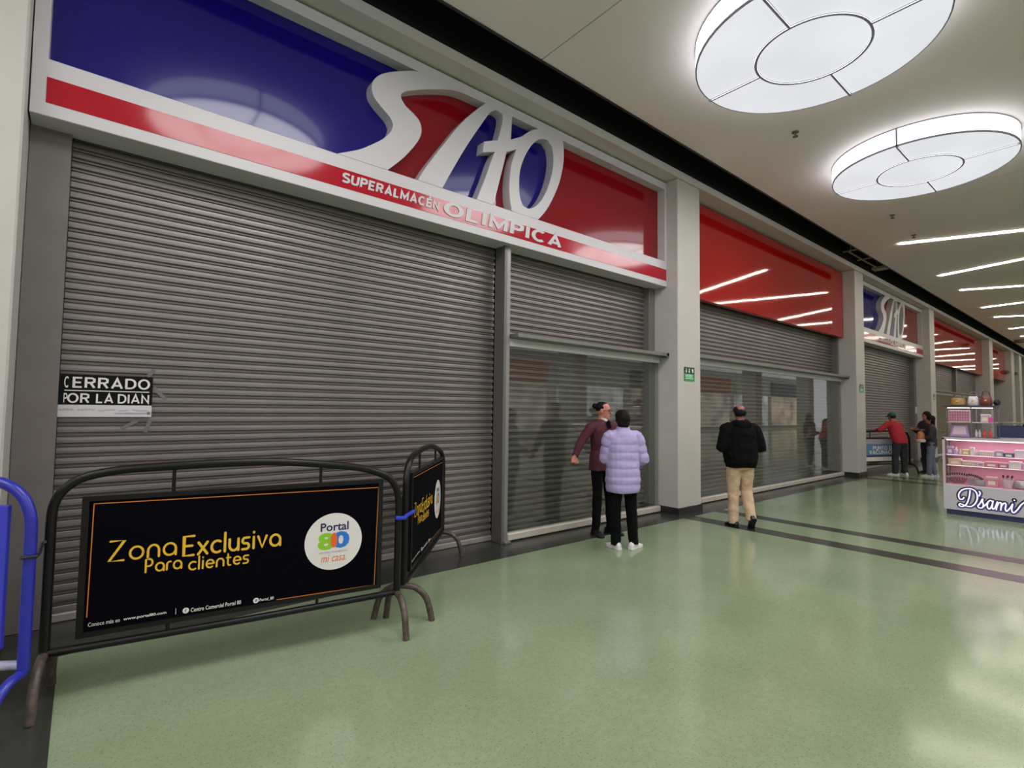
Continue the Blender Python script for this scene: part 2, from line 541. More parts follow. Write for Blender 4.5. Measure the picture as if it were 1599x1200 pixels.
# glass cases in front of the shutters
def glass_case(x0, x1, seams, label, ztop=2.44):
    g = empty('glass_showcase', (x0, YG, 0), label, 'showcase', 'glass cases before the shutters')
    MB().bbox(x0, x1, YG - .05, YG + .05, .012, .10, .012).build('sill', M_sill, g)
    MB().bbox(x0, x1, YG - .03, YG + .03, ztop - .095, ztop, .004).build('head_rail', M_alu, g)
    MB().bbox(x0, x1 + .0, YG - .2, YG + .036, ztop, ztop + .05, .004).build('top_board', M_dalu, g)
    MB().bbox(x1 - .06, x1 - .0, YG - .2, YG - .1, ztop - .02, ztop + .055, .006).build('end_cap', mat('end_cap', (96, 90, 86), .5), g)
    xs = [x0] + list(seams) + [x1]
    for a, b in zip(xs[:-1], xs[1:]):
        MB().box(a + .002, b - .002, YG - .004, YG + .004, .10, ztop - .095).build('pane', M_glass, g)
    return g
glass_case(3.95, 7.045, (4.98, 6.02), 'glass showcase with white rails where the two women stand')
glass_case(7.715, 14.985, (9.55, 11.4, 13.2), 'long glass showcase beyond the first white column, beside the man in beige trousers', 2.49)
glass_case(23.02, 33.48, (28.2,), 'far glass showcase partly hidden by the cosmetics kiosk', 2.45)

# ------------------------------------------------------------------ stroke lettering (thin rounded face of the banner)
def arc(cx, cy, rx, ry, a0, a1, n=12):
    return [(cx + rx * cos(R(a0 + (a1 - a0) * i / n)), cy + ry * sin(R(a0 + (a1 - a0) * i / n))) for i in range(n + 1)]
def glyph(c):
    "strokes in a cell: x-height .62, cap height 1; returns (width, strokes)"
    h = .62; r = h / 2
    if c == 'Z': return .85, [[(.05, 1), (.8, 1), (0, 0), (.78, 0)]]
    if c == 'P': return .62, [[(0, 0), (0, 1), (.3, 1)] + arc(.3, .73, .27, .27, 90, -90) + [(.0, .46)]]
    if c == 'E': return .62, [[(.6, 1), (0, 1), (0, 0), (.6, 0)], [(0, .5), (.5, .5)]]
    if c == 'o': return .72, [arc(.36, r, .36, r, 0, 360, 24)]
    if c == 'n': return .62, [[(0, 0)] + arc(.31, h - .31, .31, .31, 180, 0) + [(.62, 0)]]
    if c == 'a': return .70, [arc(.35, r, .35, r, -55, 295, 22), [(.70, r + .05), (.70, 0)]]
    if c == 'x': return .56, [[(0, 0), (.56, h)], [(0, h), (.56, 0)]]
    if c == 'c': return .55, [arc(.35, r, .35, r, 55, 305, 18)]
    if c == 'l': return .06, [[(.03, 0), (.03, 1)]]
    if c == 'i': return .06, [[(.03, 0), (.03, h)], [(.03, .86), (.03, .9)]]
    if c == 'u': return .58, [[(0, h)] + arc(.29, .29, .29, .29, 180, 360) + [(.58, h)], [(.58, h), (.58, 0)]]
    if c == 's': return .46, [[(.44, h)] + arc(.16, h - .155, .155, .155, 90, 270, 8) + arc(.28, .155, .155, .155, 90, -90, 8) + [(0, 0)]]
    if c == 'v': return .58, [[(0, h), (.29, 0), (.58, h)]]
    if c == 'r': return .34, [[(0, 0), (0, h - .25)] + arc(.25, h - .25, .25, .25, 180, 90, 6) + [(.34, h)]]
    if c == 'e': return .66, [[(.02, r), (.66, r)] + arc(.34, r, .32, r, 0, 310, 20)]
    if c == 't': return .36, [[(.12, .9), (.12, .15), (.2, 0), (.36, 0)], [(0, h), (.34, h)]]
    return .35, []
def caps(c):
    "heavy block capitals, height 1"
    if c == 'S': return .66, [[(.62, .86), (.5, .95), (.2, .95), (.06, .85), (.06, .66), (.2, .55), (.48, .47), (.62, .35), (.62, .16), (.48, .05), (.16, .05), (.02, .15)]]
    if c == 'U': return .66, [[(.03, 1), (.03, .25), (.12, .08), (.33, .03), (.54, .08), (.63, .25), (.63, 1)]]
    if c == 'P': return .62, [[(.05, 0), (.05, .95), (.42, .95), (.58, .86), (.58, .58), (.42, .48), (.05, .48)]]
    if c == 'E': return .56, [[(.56, .95), (.05, .95), (.05, .05), (.56, .05)], [(.05, .5), (.5, .5)]]
    if c == 'R': return .66, [[(.05, 0), (.05, .95), (.42, .95), (.58, .86), (.58, .6), (.42, .5), (.05, .5)], [(.34, .5), (.6, 0)]]
    if c == 'A': return .76, [[(.05, 0), (.38, .97), (.71, 0)], [(.18, .28), (.58, .28)]]
    if c == 'L': return .52, [[(.05, 1), (.05, .05), (.52, .05)]]
    if c == 'M': return .86, [[(.05, 0), (.05, .93), (.43, .22), (.81, .93), (.81, 0)]]
    if c == 'C': return .72, [arc(.38, .5, .34, .46, 48, 312, 16)]
    if c == 'N': return .68, [[(.05, 0), (.05, .93), (.63, .07), (.63, 1)]]
    if c == 'O': return .78, [arc(.39, .5, .35, .46, 0, 360, 24)]
    if c == 'I': return .10, [[(.05, 0), (.05, 1)]]
    if c == 'D': return .70, [[(.05, .05), (.05, .95), (.36, .95), (.55, .86), (.66, .66), (.66, .34), (.55, .14), (.36, .05), (.0, .05)]]
    if c == 'T': return .62, [[(0, .95), (.62, .95)], [(.31, .95), (.31, 0)]]
    if c == 'V': return .72, [[(.04, 1), (.36, .06), (.68, 1)]]
    if c == '\u00c9':
        w, st = caps('E'); return w, st + [[(.22, 1.12), (.40, 1.26)]]
    if c == '\u00d3':
        w, st = caps('O'); return w, st + [[(.34, 1.12), (.52, 1.26)]]
    return .34, []
def flat_stroke(b, pts, w, O, u, v, d, ext):
    "stroke with square ends; ext > 0 gives it thickness"
    P = [Vector((p[0], p[1])) for p in pts]; m = len(P)
    closed = (P[0] - P[-1]).length < 1e-6
    if closed: P = P[:-1]; m -= 1
    O = Vector(O); u = Vector(u); v = Vector(v); n = u.cross(v).normalized()
    base = len(b.v)
    for i in range(m):
        t0 = (P[i] - P[i - 1]).normalized() if (i or closed) else (P[1] - P[0]).normalized()
        t1 = (P[(i + 1) % m] - P[i]).normalized() if (i < m - 1 or closed) else t0
        t = (t0 + t1).normalized(); k = Vector((-t.y, t.x)); k0 = Vector((-t0.y, t0.x))
        sc = 1 / max(.38, k.dot(k0))
        for sg in (1, -1):
            q = P[i] + k * (sg * w * sc)
            for e in (0, ext): b.v.append(O + u * q.x + v * q.y + n * (d + e + (i * 6e-5 if e else 0)))
    for i in range(m if closed else m - 1):
        a, c = base + 4 * i, base + 4 * ((i + 1) % m)
        b.f.append((a + 1, a + 3, c + 3, c + 1))
        b.f += [(a, a + 1, c + 1, c), (a + 2, c + 2, c + 3, a + 3)]
    if not closed:
        b.f += [(base, base + 2, base + 3, base + 1), (base + 4 * m - 4, base + 4 * m - 3, base + 4 * m - 1, base + 4 * m - 2)]
def caps_text(b, s, x0, x1, z0, z1, w, O, d, gap=.2, ext=.0006, slant=0.):
    x = 0; W_ = []
    for c in s:
        gw, st = caps(c); W_.append((x, st)); x += gw + gap
    x -= gap
    kx = (x1 - x0) / x; kz = z1 - z0
    Ov, uv, vv = Vector(O), Vector(X1), Vector(Z1)
    for gx, st in W_:                                  # w is in cell units, so wide faces get wide stems
        for li, l in enumerate(st):
            flat_stroke(b, [(gx + p[0], p[1]) for p in l], w, Ov + uv * x0 + vv * z0, uv * kx, vv * kz + uv * (slant * kz), d, ext + li * .0009)
def stroke_text(b, s, x0, x1, z0, z1, w, O, d, gap=.27):
    W_ = []; x = 0
    for c in s:
        gw, st = glyph(c); W_.append((x, st)); x += gw + gap
    x -= gap
    kx = (x1 - x0) / x; kz = z1 - z0
    for gx, st in W_:
        for li, l in enumerate(st): b.ribbon([(x0 + (gx + p[0]) * kx, z0 + p[1] * kz) for p in l], w, O, X1, Z1, d + li * .0008)

# ------------------------------------------------------------------ store signs
S_ = [(1.742, 3.954), (1.945, 4.059), (2.061, 4.143), (2.179, 4.24), (2.255, 4.326), (2.285, 4.382), (2.296, 4.438), (2.266, 4.494), (2.202, 4.543), (2.124, 4.601), (2.076, 4.656), (2.06, 4.721), (2.073, 4.794), (2.131, 4.878), (2.238, 4.956), (2.38, 5.03), (2.579, 5.112), (2.825, 5.112), (3.446, 5.112), (3.283, 5.11), (3.164, 5.108), (2.973, 5.079), (2.721, 4.982), (2.55, 4.903), (2.432, 4.839), (2.386, 4.797), (2.374, 4.761), (2.388, 4.729), (2.436, 4.68), (2.523, 4.637), (2.592, 4.586), (2.619, 4.518), (2.613, 4.439), (2.571, 4.347), (2.499, 4.239), (2.404, 4.116), (2.249, 3.954)]
A_ = [(3.446, 5.114), (3.365, 5.037), (3.208, 4.866), (3.058, 4.678), (2.913, 4.465), (2.773, 4.259), (2.672, 4.102), (2.591, 3.954), (2.888, 3.954), (2.923, 4.021), (3.012, 4.192), (3.14, 4.429), (3.273, 4.656), (3.39, 4.842), (3.49, 4.999), (3.552, 5.065), (3.615, 5.095), (3.680, 5.085), (3.703, 5.037), (3.673, 4.885), (3.631, 4.74), (3.435, 4.657), (3.416, 4.524), (3.592, 4.588), (3.542, 4.468), (3.463, 4.247), (3.385, 4.056), (3.346, 3.954), (3.584, 3.954), (3.633, 4.144), (3.694, 4.369), (3.735, 4.522), (3.765, 4.645), (3.955, 4.758), (4.045, 4.939), (3.829, 4.817), (3.846, 5.114)]
O_ = [(4.283, 5.114), (4.015, 4.925), (3.93, 4.765), (3.90, 4.684), (3.845, 4.522), (3.821, 4.355), (3.815, 4.231), (3.826, 4.093), (3.854, 3.978), (3.89, 3.952), (4.286, 3.954), (4.421, 4.107), (4.545, 4.309), (4.647, 4.528), (4.71, 4.758), (4.727, 4.918), (4.719, 5.071), (4.692, 5.114)]
OH_ = [(4.434, 5.02), (4.511, 4.961), (4.539, 4.837), (4.527, 4.663), (4.466, 4.456), (4.369, 4.26), (4.249, 4.117), (4.129, 4.05), (4.035, 4.061), (3.984, 4.154), (3.967, 4.31), (3.982, 4.494), (4.049, 4.677), (4.142, 4.835), (4.236, 4.942), (4.334, 5.005)]
def smooth_outline(P, n=3):
    "rounds the gentle turns of a closed outline and keeps its corners"
    P = [Vector((p[0], p[1], 0)) for p in P]; m = len(P)
    cor = [i for i in range(m) if (P[i] - P[i - 1]).angle(P[(i + 1) % m] - P[i]) > R(38)]
    if not cor: return [(q.x, q.y) for q in spline(P, n, True)]
    out = []
    for a, c in zip(cor, cor[1:] + [cor[0] + m]):
        seg = [P[k % m] for k in range(a, c + 1)]
        out += spline(seg, n)[:-1] if len(seg) > 2 else seg[:-1]
    return [(q.x, q.y) for q in out]
S_, A_, O_, OH_ = [smooth_outline(q) for q in (S_, A_, O_, OH_)]
def store_sign(dx, kx, xl, xr, label):
    "kx stretches the layout sideways; xl..xr are the sign's ends"
    T = lambda x: dx + x * kx
    P = lambda L: [(T(p[0]), p[1]) for p in L]
    yb = 4.85                                     # back boards
    root = empty('store_sign', (xl, YS, 3.55), label, 'sign', 'white framed store signs')
    O = (0, 0, 0)
    Of = (0, YS, 0); Ob = (0, yb, 0)
    MB().box(xl + .02, xr - .02, yb, 4.98, 3.66, 5.2).build('red_board', M_red, root)
    bl = [(-.3, 3.92), (2.0, 3.92), (2.25, 4.13), (2.45, 4.4), (2.44, 4.52), (2.3, 4.63), (2.22, 4.76), (2.35, 4.93), (2.6, 5.06), (2.75, 5.2), (-.3, 5.2)]
    MB().prism(P(bl), None, Ob, X1, Z1, 0, .004).build('blue_board', M_blue, root)
    bm_ = [(2.74, 3.92), (3.46, 3.92), (3.58, 4.3), (3.69, 4.6), (3.9, 4.72), (4.1, 4.92), (4.28, 5.2), (3.5, 5.2), (3.4, 4.98), (3.1, 4.55), (2.85, 4.15)]
    MB().prism(P(bm_), None, Ob, X1, Z1, 0, .004).build('blue_board', M_blue, root)
    cx, cz = 4.25, 4.53
    MB().prism(P([(cx + (p[0] - cx) * 1.15, cz + (p[1] - cz) * 1.06) for p in reversed(OH_)]), None, Ob, X1, Z1, 0, .004).build('blue_board', M_blue, root)
    # frame: top, sides; the lower box carries the red strip
    fr = MB()
    fr.box(xl, xr, YS, 4.99, 5.112, 5.222).box(xl, xl + .082, YS, 4.99, 3.9, 5.112).box(xr - .055, xr, YS, 4.99, 3.9, 5.112)
    fr.build('frame', M_white, root)
    lb = MB().bbox(xl, xr, YS - .004, 4.99, 3.55, 3.952, .004).build('lower_box', M_white, root)
    MB().box(T(-.281), xr - .02, YS - .008, YS, 3.643, 3.822).build('red_strip', M_strip, lb)
    for li, (nm, poly, hole) in enumerate((('letter', S_, None), ('letter', A_, None), ('letter', O_, [P(OH_)]))):
        MB().prism(P(poly), hole, Of, X1, Z1, -.13 + li * .0005, .003 + li * .0009).build(nm, M_white, root)
    Os = (0, YS - .008, 0)
    w = MB(); caps_text(w, 'SUPERALMAC\u00c9N', T(1.79), T(2.835), 3.698, 3.784, .115, Os, .001, .26, .007, .12)
    w.build('lettering', M_white, lb)
    w = MB(); caps_text(w, 'OLIMPICA', T(2.915), T(4.67), 3.676, 3.814, .108, Os, .001, .25, .007, .12)
    w.build('lettering', M_white, lb)
    return root
store_sign(0, 1, -.362, 7.055, 'large white framed blue and red store sign nearest, above the first shutter')
store_sign(15.63 + .362 * .905, .905, 15.635, 22.345, 'smaller looking store sign of the same design above the vaccination barrier bay')

def red_panel(x0, x1, label, n):
    r = empty('fascia_panel', (x0, 4.79, 3.53), label, 'panel', 'plain red fascias')
    w = (x1 - x0) / n
    for i in range(n):
        MB().box(x0 + i * w + .0015, x0 + (i + 1) * w - .0015, 4.79, 4.9, 3.53, 5.2).build('sheet', M_red2, r)
    return r
red_panel(7.705, 14.995, 'long glossy plain red fascia panel between the first and second white columns', 3)
red_panel(23.005, 33.495, 'far plain red fascia panel above the two small shutters', 3)
red_panel(34.41, 40.19, 'farthest narrow red fascia strip, beyond the fourth white column', 1)
MB().box(34.41, 37.0, 4.95, 5.0, .1, 3.5).single('shop_banner', mat('far_navy', (60, 58, 96), .5), 'tall navy banner under the farthest red fascia strip', 'banner')

# ------------------------------------------------------------------ ceiling lamps
def ring_seg(b, r0, r1, a0, a1, z0, z1, c, n=14):
    c = Vector(c)
    A = [a0 + (a1 - a0) * i / n for i in range(n + 1)]
    v = []
    for a in A:
        for r in (r0, r1):
            for z in (z0, z1): v.append(c + Vector((r * cos(a), r * sin(a), z)))
    f = []
    for i in range(n):
        p, q = 4 * i, 4 * i + 4
        f += [(p, q, q + 2, p + 2), (p + 1, p + 3, q + 3, q + 1), (p, p + 1, q + 1, q), (p + 2, q + 2, q + 3, p + 3)]
    f += [(0, 2, 3, 1), (4 * n, 4 * n + 1, 4 * n + 3, 4 * n + 2)]
    return b.add(v, f)
def lamp(x, y, label):
    c = (x, y, 0)
    r = empty('ceiling_lamp', (x, y, 5.15), label, 'lamp', 'round ceiling lamps')
    ze, ro, ri = 5.15, 1.08, .50
    for q in range(4):
        a0, a1 = q * pi / 2 + .012, (q + 1) * pi / 2 - .012
        ring_seg(MB(), ri + .012, ro - .012, a0 + .006, a1 - .006, ze, ze + .012, c).build('panel', M_lampw, r, True)
        ring_seg(MB(), ro - .02, ro, a0 - .003, a1 + .003, ze + .02, ZC - .012, c).build('side_panel', M_lampside, r, True)
    MB().disc((0, 0), ri - .012, c, X1, (0, 1, 0), ze, ze + .012, 40).build('centre_panel', M_lampw, r)
    fr = MB()
    for q in range(4):
        ring_seg(fr, ri - .012, ri + .012, q * pi / 2, (q + 1) * pi / 2, ze - .014, ze + .02, c)
        ring_seg(fr, ro - .014, ro + .003, q * pi / 2, (q + 1) * pi / 2, ze + .002, ze + .022, c)
        ring_seg(fr, ro - .014, ro + .003, q * pi / 2, (q + 1) * pi / 2, ZC - .014, ZC, c)
        d = Vector((cos(q * pi / 2), sin(q * pi / 2), 0)); e = Vector((-d.y, d.x, 0)) * .011
        p0, p1 = Vector(c) + d * (ri + .01), Vector(c) + d * (ro + .003)
        fr.add([p + s * e + Vector((0, 0, z)) for p in (p0, p1) for s in (-1, 1) for z in (ze - .014, ze + .02)],
               [(0, 1, 3, 2), (4, 6, 7, 5), (0, 4, 5, 1), (2, 3, 7, 6), (0, 2, 6, 4), (1, 5, 7, 3)])
        p0 = Vector(c) + d * (ro - .014)
        fr.add([p + s * e + Vector((0, 0, z)) for p in (p0, p1) for s in (-1, 1) for z in (ze, ZC)],
               [(0, 1, 3, 2), (4, 6, 7, 5), (0, 4, 5, 1), (2, 3, 7, 6), (0, 2, 6, 4), (1, 5, 7, 3)])
    fr.build('frame', M_lframe, r)
lamp(5.4, 1.96, 'big round white ceiling lamp nearest, cut by the top edge')
lamp(9.3, 1.96, 'second big round white ceiling lamp, the whole disc in view')
for lx, w in ((1.5, 'just left of'), (-2.4, 'one place further left of'), (-6.3, 'two places further left of')):
    lamp(lx, 1.96, 'round ceiling lamp ' + w + ' the near one, mirrored in the sign')
for i, lx in enumerate(LAMP_X):  # second row is unseen, added to give the walk more light
    lamp(lx, -2.6, 'added unseen round ceiling lamp in the row behind the viewer, %s from the near end' % ('first', 'second', 'third', 'fourth', 'fifth')[i])

STR = [((13.92, 3.32), (14.73, 1.40)), ((17.95, 3.39), (17.455, 1.68)), ((20.47, 3.38), (21.08, 2.05)), ((24.38, 3.45), (24.18, 2.36)), ((27.02, 3.465), (27.43, 2.69)), ((31.15, 3.53), (31.0, 3.05)), ((34.4, 3.5), (34.8, 2.9)), ((38.6, 3.5), (38.5, 3.0)), ((42.0, 3.5), (42.2, 3.0)), ((47.0, 3.5), (46.9, 3.0)), ((52.0, 3.5), (52.2, 3.0)), ((57.0, 3.5), (56.9, 3.0))]  # the last four are added to brighten the far end of the walk
ordn = ['nearest', 'second', 'third', 'fourth', 'fifth', 'sixth', 'seventh', 'eighth', 'added ninth', 'added tenth', 'added eleventh', 'added farthest']
for i, (a, b) in enumerate(STR):
    a = Vector(a); b = Vector(b); d = (b - a).normalized(); L = 5.2
    r = empty('strip_light', (a.x, a.y, ZC), ordn[i] + ' thin white strip light in the ceiling over the far walk', 'strip light', 'slanted ceiling strip lights')
    e = Vector((-d.y, d.x)) * .045
    for s0, s1 in ((0, 1.05), (1.065, 3.2), (3.215, L)):
        p0, p1 = a + d * s0, a + d * s1
        v = []
        for z in (ZC - .016, ZC - .001):
            v += [(p0 + e).to_3d() + Vector((0, 0, z)), (p0 - e).to_3d() + Vector((0, 0, z)), (p1 - e).to_3d() + Vector((0, 0, z)), (p1 + e).to_3d() + Vector((0, 0, z))]
        MB().add(v, [(0, 1, 2, 3), (7, 6, 5, 4), (0, 4, 5, 1), (1, 5, 6, 2), (2, 6, 7, 3), (3, 7, 4, 0)]).build('tube', M_led, r)

M_spr = mat('sprinkler_grey', (120, 116, 110), .5, .4)
for (x, y), w in zip(((7.31, 2.87), (11.81, 2.91), (13.47, 2.95)), ('between the two round lamps', 'beyond the second round lamp', 'just before the nearest strip light')):
    MB().lathe((x, y, 0), [(.012, ZC - .075), (.035, ZC - .07), (.035, ZC - .062), (.014, ZC - .055), (.014, ZC - .02), (.045, ZC - .012), (.045, ZC - .001)], 12).single('sprinkler', M_spr, 'small grey sprinkler head in the ceiling ' + w, 'sprinkler', smooth=True)
MB().lathe((36.1, 3.73, 0), [(.1, ZC - .16), (.2, ZC - .13), (.22, ZC - .03), (.2, ZC - .001)], 16).single('ceiling_speaker', mat('brown_fit', (104, 84, 66), .5), 'round brown ceiling fitting far down the walk', 'speaker')

# cream cable rack hanging in the dark slot
ck = empty('cable_rack', (14.0, 4.3, 5.45), 'cream metal rack left hanging in the dark ceiling slot', 'rack')
M_rack = mat('rack_cream', (160, 148, 128), .5, .2)
MB().box(14.0, 16.3, 4.34, 4.37, 5.47, 5.5).build('rail', M_rack, ck)
MB().box(14.0, 14.04, 4.1, 4.46, 5.47, 5.5).box(14.98, 15.02, 4.1, 4.46, 5.46, 5.49).build('cross_bar', M_rack, ck)
MB().box(16.1, 16.4, 4.14, 4.46, 5.44, 5.5).build('end_box', M_rack, ck)
MB().box(14.2, 14.22, 4.35, 4.36, 5.5, 6.6).box(16.2, 16.22, 4.35, 4.36, 5.5, 6.6).build('hanger', M_rack, ck)

# ------------------------------------------------------------------ small wall signs
M_gs = mat('safety_green_dark', (22, 70, 44), .4)
M_gl = mat('safety_green', (60, 140, 84), .4)
def safety_sign(x0, x1, z0, z1, label):
    r = empty('exit_sign', (x0, YC, z0), label, 'sign', 'green safety signs on the columns')
    zm = (z0 + z1) / 2
    O = (0, YC - .007, 0)
    MB().box(x0, x1, YC - .007, YC - .001, zm + .005, z1).build('plate', M_gs, r)
    MB().box(x0, x1, YC - .007, YC - .001, z0, zm - .005).build('plate', M_gl, r)
    w = x1 - x0
    h = z1 - zm
    b = MB()
    for q in (.2, .48):
        cx = x0 + w * q
        b.disc((cx, zm + h * .72), h * .11, O, X1, Z1, 0, .001, 10)
        b.prism([(cx - h * .1, zm + h * .2), (cx + h * .1, zm + h * .2), (cx + h * .16, zm + h * .56), (cx - h * .16, zm + h * .56)], None, O, X1, Z1, 0, .001)
    cx = x0 + w * .78
    b.prism([(cx - w * .08, zm + h * .75), (cx + w * .1, zm + h * .75), (cx + w * .1, zm + h * .3), (cx + w * .02, zm + h * .2), (cx - w * .02, zm + h * .5)], None, O, X1, Z1, 0, .001)
    b.build('pictogram', M_wprint, r)
    b = MB()
    for q in (.35, .6, .8): b.box(x0 + w * .12, x0 + w * (.88 - .1 * (q > .5)), YC - .0085, YC - .007, z0 + (zm - z0) * q - .006, z0 + (zm - z0) * q + .012)
    b.build('text_lines', mat('pale_green', (170, 214, 180), .5), r)
safety_sign(7.215, 7.51, 2.063, 2.28, 'green safety sign with white figures on the first white column')
safety_sign(15.2, 15.5, 2.13, 2.33, 'green safety sign on the second white column')
safety_sign(22.6, 22.85, 2.1, 2.3, 'green safety sign on the third white column')
M_brown = mat('brown_dome', (130, 96, 70), .5)
for x, z, w in ((40.19, 4.05, 'left'), (43.19, 4.12, 'right')):
    MB().ell((x - .1, 4.72, z), (.1, .17, .1), 14, 8).single('wall_lamp', M_brown, 'brown domed fitting on a far column, the %s one of two' % w, 'wall lamp', smooth=True)
MB().box(63.88, 63.99, 1.0, 4.4, .3, 2.7).struct('window_10', emat('end_shop', (255, 226, 190), .9, .3, 1.))
MB().box(63.9, 63.99, 2.0, 4.4, 2.8, 4.6).single('far_sign', mat('far_red', (196, 104, 92), .5), 'pale red sign board on the end wall of the walk', 'sign')

# ------------------------------------------------------------------ closure poster on the first shutter
yp = YW - .028
po = empty('closure_poster', (-.15, yp, 1.48), 'black and white closure poster taped to the first shutter at its left edge', 'poster')
def poster_sheet(x0, x1, z0, z1, y, m, name, par, wav=.004):
    b = MB(); n = 14
    for i in range(n + 1):
        x = x0 + (x1 - x0) * i / n
        yy = y + wav * sin(i * 1.3)
        if i == 0: yy += .0
        b.v += [Vector((x, yy, z0)), Vector((x, yy, z1)), Vector((x, yy + .002, z0)), Vector((x, yy + .002, z1))]
    for i in range(n):
        a, c = 4 * i, 4 * i + 4
        b.f += [(a, c, c + 1, a + 1), (a + 2, a + 3, c + 3, c + 2), (a, a + 2, c + 2, c), (a + 1, c + 1, c + 3, a + 3)]
    b.f += [(0, 1, 3, 2), (4 * n, 4 * n + 2, 4 * n + 3, 4 * n + 1)]
    return b.build(name, m, par)
bsh = poster_sheet(-.135, .424, 1.565, 1.797, yp - .006, M_paper, 'black_sheet', po, .0015)
wsh = poster_sheet(-.143, .423, 1.482, 1.572, yp - .011, M_paperw, 'white_slip', po, .001)
Op = (0, yp - .0085, 0)
b = MB()
caps_text(b, 'ERRADO', -.062, .402, 1.700, 1.776, .085, Op, .001)
caps_text(b, 'C', -.110, -.085, 1.700, 1.778, .085, Op, .001)
caps_text(b, 'OR', -.088, .035, 1.588, 1.655, .085, Op, .001)
caps_text(b, 'P', -.110, -.092, 1.588, 1.655, .085, Op, .001)
caps_text(b, 'LA', .077, .177, 1.588, 1.655, .085, Op, .001)
caps_text(b, 'DIAN', .208, .402, 1.588, 1.655, .085, Op, .001)
b.box(-.108, .402, yp - .0098, yp - .0094, 1.674, 1.681)
b.build('lettering', M_wprint, bsh)
b = MB()
Ow = (0, yp - .0125, 0)
for i in range(26):
    x = -.132 + i * .0205
    zz = 1.532 + .004 * sin(i)
    h = .012 if i < 10 else .004
    if i in (4, 10, 16, 20): continue
    b.ribbon([(x, zz), (x + .005, zz + h), (x + .010, zz - h * .3), (x + .017, zz + h * .6)], .0012, Ow, X1, Z1, .0006)
for z in (1.512, 1.504): b.box(.19, .4, yp - .0132, yp - .0129, z, z + .002)
b.box(.395, .415, yp - .0132, yp - .0129, 1.50, 1.522)
b.build('handwriting', mat('ink_grey', (112, 112, 122), .6), wsh)
M_tape = mat('clear_tape', (104, 100, 97), .15, .2, spec=.8)
for pts, lb in ((((.39, 1.80), (.43, 1.86)), 0), (((.43, 1.72), (.52, 1.62)), 1), (((.39, 1.36), (.42, 1.46)), 2), (((.24, 1.39), (.36, 1.47)), 3)):
    (xa, za), (xb, zb) = pts
    d = Vector((xb - xa, zb - za)).normalized(); k_ = Vector((-d.y, d.x)) * .014
    P4 = [(xa + k_.x, za + k_.y), (xa - k_.x, za - k_.y), (xb - k_.x, zb - k_.y), (xb + k_.x, zb + k_.y)]
    MB().prism(P4, None, (0, YW - .0135, 0), X1, Z1, 0, .001).build('tape', M_tape, po)

# ------------------------------------------------------------------ crowd barriers
def legs(b, x, s, reach=.22, z=.25, r=.023):
    return b.tube(spline([(x, 0, z), (x, s * .09, z - .012), (x, s * .175, z - .09), (x, s * reach, .001)], 5), r, 10)
def banner_print(pn, fx, lx, px0, px1):
    "portal shopping centre banner on the -y face; fx scales x about px0"
    O = (0, -.0165, 0)
    X = lambda x: px0 + (x - .105) * fx
    g = MB()
    for l in ([(X(.138), .42), (X(.145), 1.03)], [(X(.145), 1.03), (X(1.735), 1.015)], [(X(1.735), 1.015), (X(1.72), .338)], [(X(1.72), .338), (X(1.09), .346)]):
        g.ribbon(l, .0024, O, X1, Z1, .001)
    g.build('border_line', M_oran, pn, label='orange gold border line')
    g = MB()
    stroke_text(g, 'Zona', X(.222), X(.535), .706, .815, .0058, O, .0012)
    stroke_text(g, 'Exclusiva', X(.575), X(1.10), .690, .802, .007, O, .0012)
    stroke_text(g, 'Para', X(.393), X(.566), .622, .695, .0048, O, .0012)
    stroke_text(g, 'clientes', X(.605), X(.92), .604, .678, .0048, O, .0012)
    g.build('lettering', M_gold, pn, label='gold rounded lettering')
    g = MB()
    g.text('Conoce m\u00e1s en', (X(.145), X(.285), .366, .388), O, X1, Z1, .0012)
    g.text('www.portal80.com', (X(.30), X(.502), .366, .386), O, X1, Z1, .0012, bold=.02)
    g.ribbon([(X(.548), .358), (X(.548), .392)], .0012, O, X1, Z1, .001)
    g.text('Centro Comercial Portal 80', (X(.623), X(.888), .356, .380), O, X1, Z1, .0012, bold=.012)
    g.text('Portal_80', (X(.993), X(1.074), .350, .371), O, X1, Z1, .0012, bold=.012)
    for cx, cz in ((.598, .370), (.972, .362)): g.disc((X(cx), cz), .0165, O, X1, Z1, 0, .001, 16)
    g.build('lettering', M_wprint, pn, label='small white line of text')
    g = MB()
    g.text('f', (X(.592), X(.604), .36, .381), O, X1, Z1, .0014, bold=.02)
    g.prism([(X(.964), .356), (X(.972), .354), (X(.979), .361), (X(.981), .368), (X(.974), .370), (X(.963), .367), (X(.968), .361)], None, O, X1, Z1, 0, .0014)
    g.build('icon', M_grey, pn)
    c = (X(1.437), .674)
    dk = MB().disc(c, .188 * (fx if fx < 1 else 1), O, X1, Z1, 0, .0012, 48, .188).build('logo_disc', M_wprint, pn, label='round white logo disc')
    MB().text('Portal', (X(1.348), X(1.532), .744, .80), O, X1, Z1, .002, bold=.02).build('lettering', M_navy, dk)
    MB().text('8', (X(1.332), X(1.44), .622, .735), O, X1, Z1, .002, bold=.045).build('numeral', M_green, dk, label='green numeral')
    MB().text('0', (X(1.425), X(1.54), .625, .737), O, X1, Z1, .0024, bold=.045).build('numeral', M_lblue, dk, label='blue numeral')
    MB().disc((X(1.437), .682), .022 * fx, O, X1, Z1, .002, .003, 20, .05).build('petal', M_lor, dk, label='orange lens shape')
    MB().text('CENTRO COMERCIAL', (X(1.342), X(1.532), .598, .609), O, X1, Z1, .002).build('lettering', M_grey, dk)
    MB().text('mi casa.', (X(1.355), X(1.522), .54, .588), O, X1, Z1, .002, shear=.25).build('lettering', M_lor, dk)

